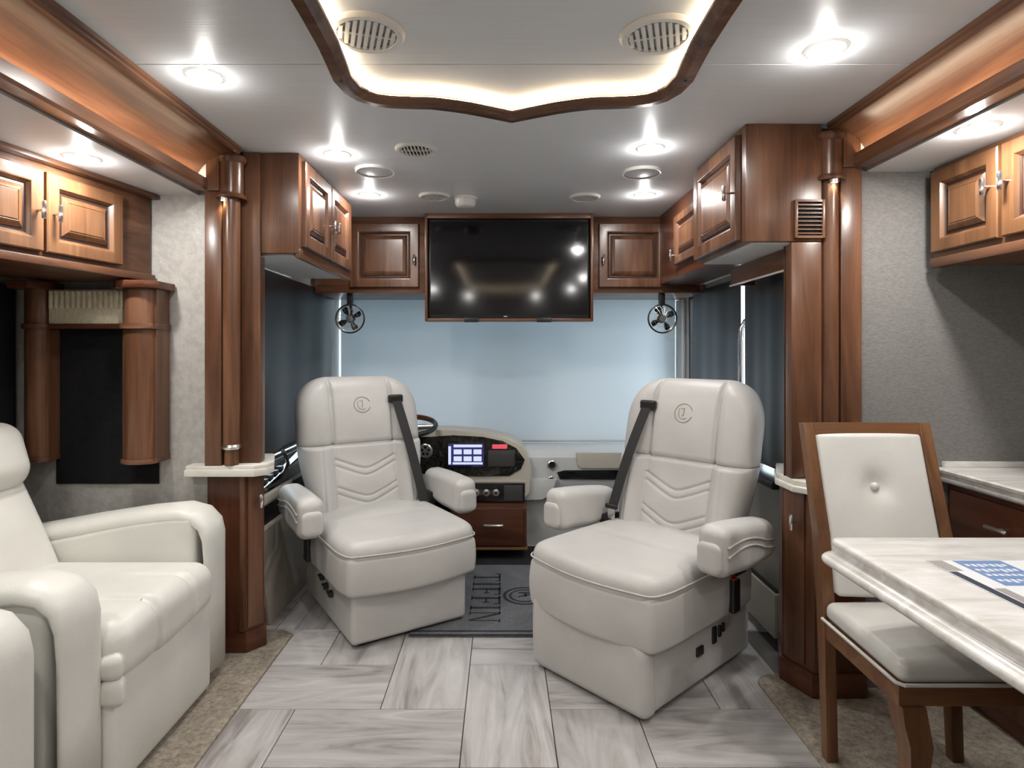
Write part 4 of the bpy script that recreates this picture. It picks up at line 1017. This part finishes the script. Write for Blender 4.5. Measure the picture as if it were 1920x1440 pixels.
tag(obj('black_floor_area', boxo(-.95, .50, 3.615, 3.955, 0, .007, .003), BLACKM), 'flat black floor area under the wooden drawer', 'mat')  # flat black slab over the floor below the drawer

# floor mat with woven name
t = thing('floor_mat', 'grey floor mat with woven dark name and emblem between the chairs', 'mat', (-.15, 3.18, 0))
obj('pile', boxo(-.42, .42, 2.70, 3.60, .0, .010, .004), MATGREY, t); 
bm = B(); box(bm, -.42, .42, 2.735, 2.748, .0095, .0112); box(bm, -.42, .42, 2.698, 2.712, .0095, .0112); obj('woven_border', bm, INK, t)
# letters: reading towards the room (-Y), tops towards +X; unit cap height 1
def stroke_letter(ch):
    b_ = .13; s_ = .045
    if ch == 'T': return [(.33, 0, .33+b_, 1), (0, 1-s_*1.6, .8, 1), (0, .80, s_, 1), (.8-s_, .80, .8, 1), (.22, 0, .58, s_)], .8
    if ch == 'I': return [(.12, 0, .12+b_, 1), (0, 0, .37, s_), (0, 1-s_, .37, 1)], .37
    if ch == 'F': return [(.12, 0, .12+b_, 1), (0, 0, .37, s_), (0, 1-s_*1.6, .72, 1), (.72-s_, .78, .72, 1), (.2, .48, .56, .48+s_*1.3), (.54, .40, .54+s_, .62)], .72
    return None, .86
cap, cx0, y = .150, -.160, 3.45
adv = .118/ .78
def LP(u, v, off): return (cx0+v*cap, y-(off+u)*cap*.92)
off = 0.0
for ch in 'TIFFIN':
    rects, w = stroke_letter(ch); bm = B()
    def quad(pts):
        P = [LP(u, v, off) for u, v in pts]; prism(bm, P, 'z', .0095, .0115)
    if ch == 'N':
        for (u0, v0, u1, v1) in ((.10, 0, .145, 1), (.70, 0, .745, 1), (0, 0, .26, .045), (0, .955, .18, 1), (.60, .955, .86, 1)): quad([(u0, v0), (u1, v0), (u1, v1), (u0, v1)])
        quad([(.08, 1), (.22, 1), (.745, 0), (.67, 0)])
    else:
        for u0, v0, u1, v1 in rects: quad([(u0, v0), (u1, v0), (u1, v1), (u0, v1)])
    obj('letter', bm, INK, t); off += w+.13
c = (.115, 3.14)
def arcstrip(r0, r1, a0, a1, n=28):
    P = [(c[0]+r1*math.cos(a0+(a1-a0)*k/n), c[1]+r1*math.sin(a0+(a1-a0)*k/n)) for k in range(n+1)]; P += [(c[0]+r0*math.cos(a1+(a0-a1)*k/n), c[1]+r0*math.sin(a1+(a0-a1)*k/n)) for k in range(n+1)]
    return P
bm = prism(B(), arcstrip(.098, .112, math.radians(60), math.radians(300)), 'z', .0095, .0115); prism(bm, arcstrip(.070, .080, math.radians(20), math.radians(340)), 'z', .0095, .0115)
prism(bm, [(c[0]-.03, c[1]+.045), (c[0]+.05, c[1]+.045), (c[0]+.05, c[1]+.03), (c[0]-.03, c[1]+.03)], 'z', .0095, .0115); prism(bm, [(c[0]-.035, c[1]-.008), (c[0]+.05, c[1]+.03), (c[0]+.05, c[1]+.018), (c[0]-.035, c[1]-.022)], 'z', .0095, .0115)
prism(bm, [(c[0]+.0, c[1]+.03), (c[0]+.012, c[1]+.03), (c[0]+.012, c[1]-.01), (c[0]+.0, c[1]-.01)], 'z', .0095, .0115)
obj('emblem', bm, INK, t)
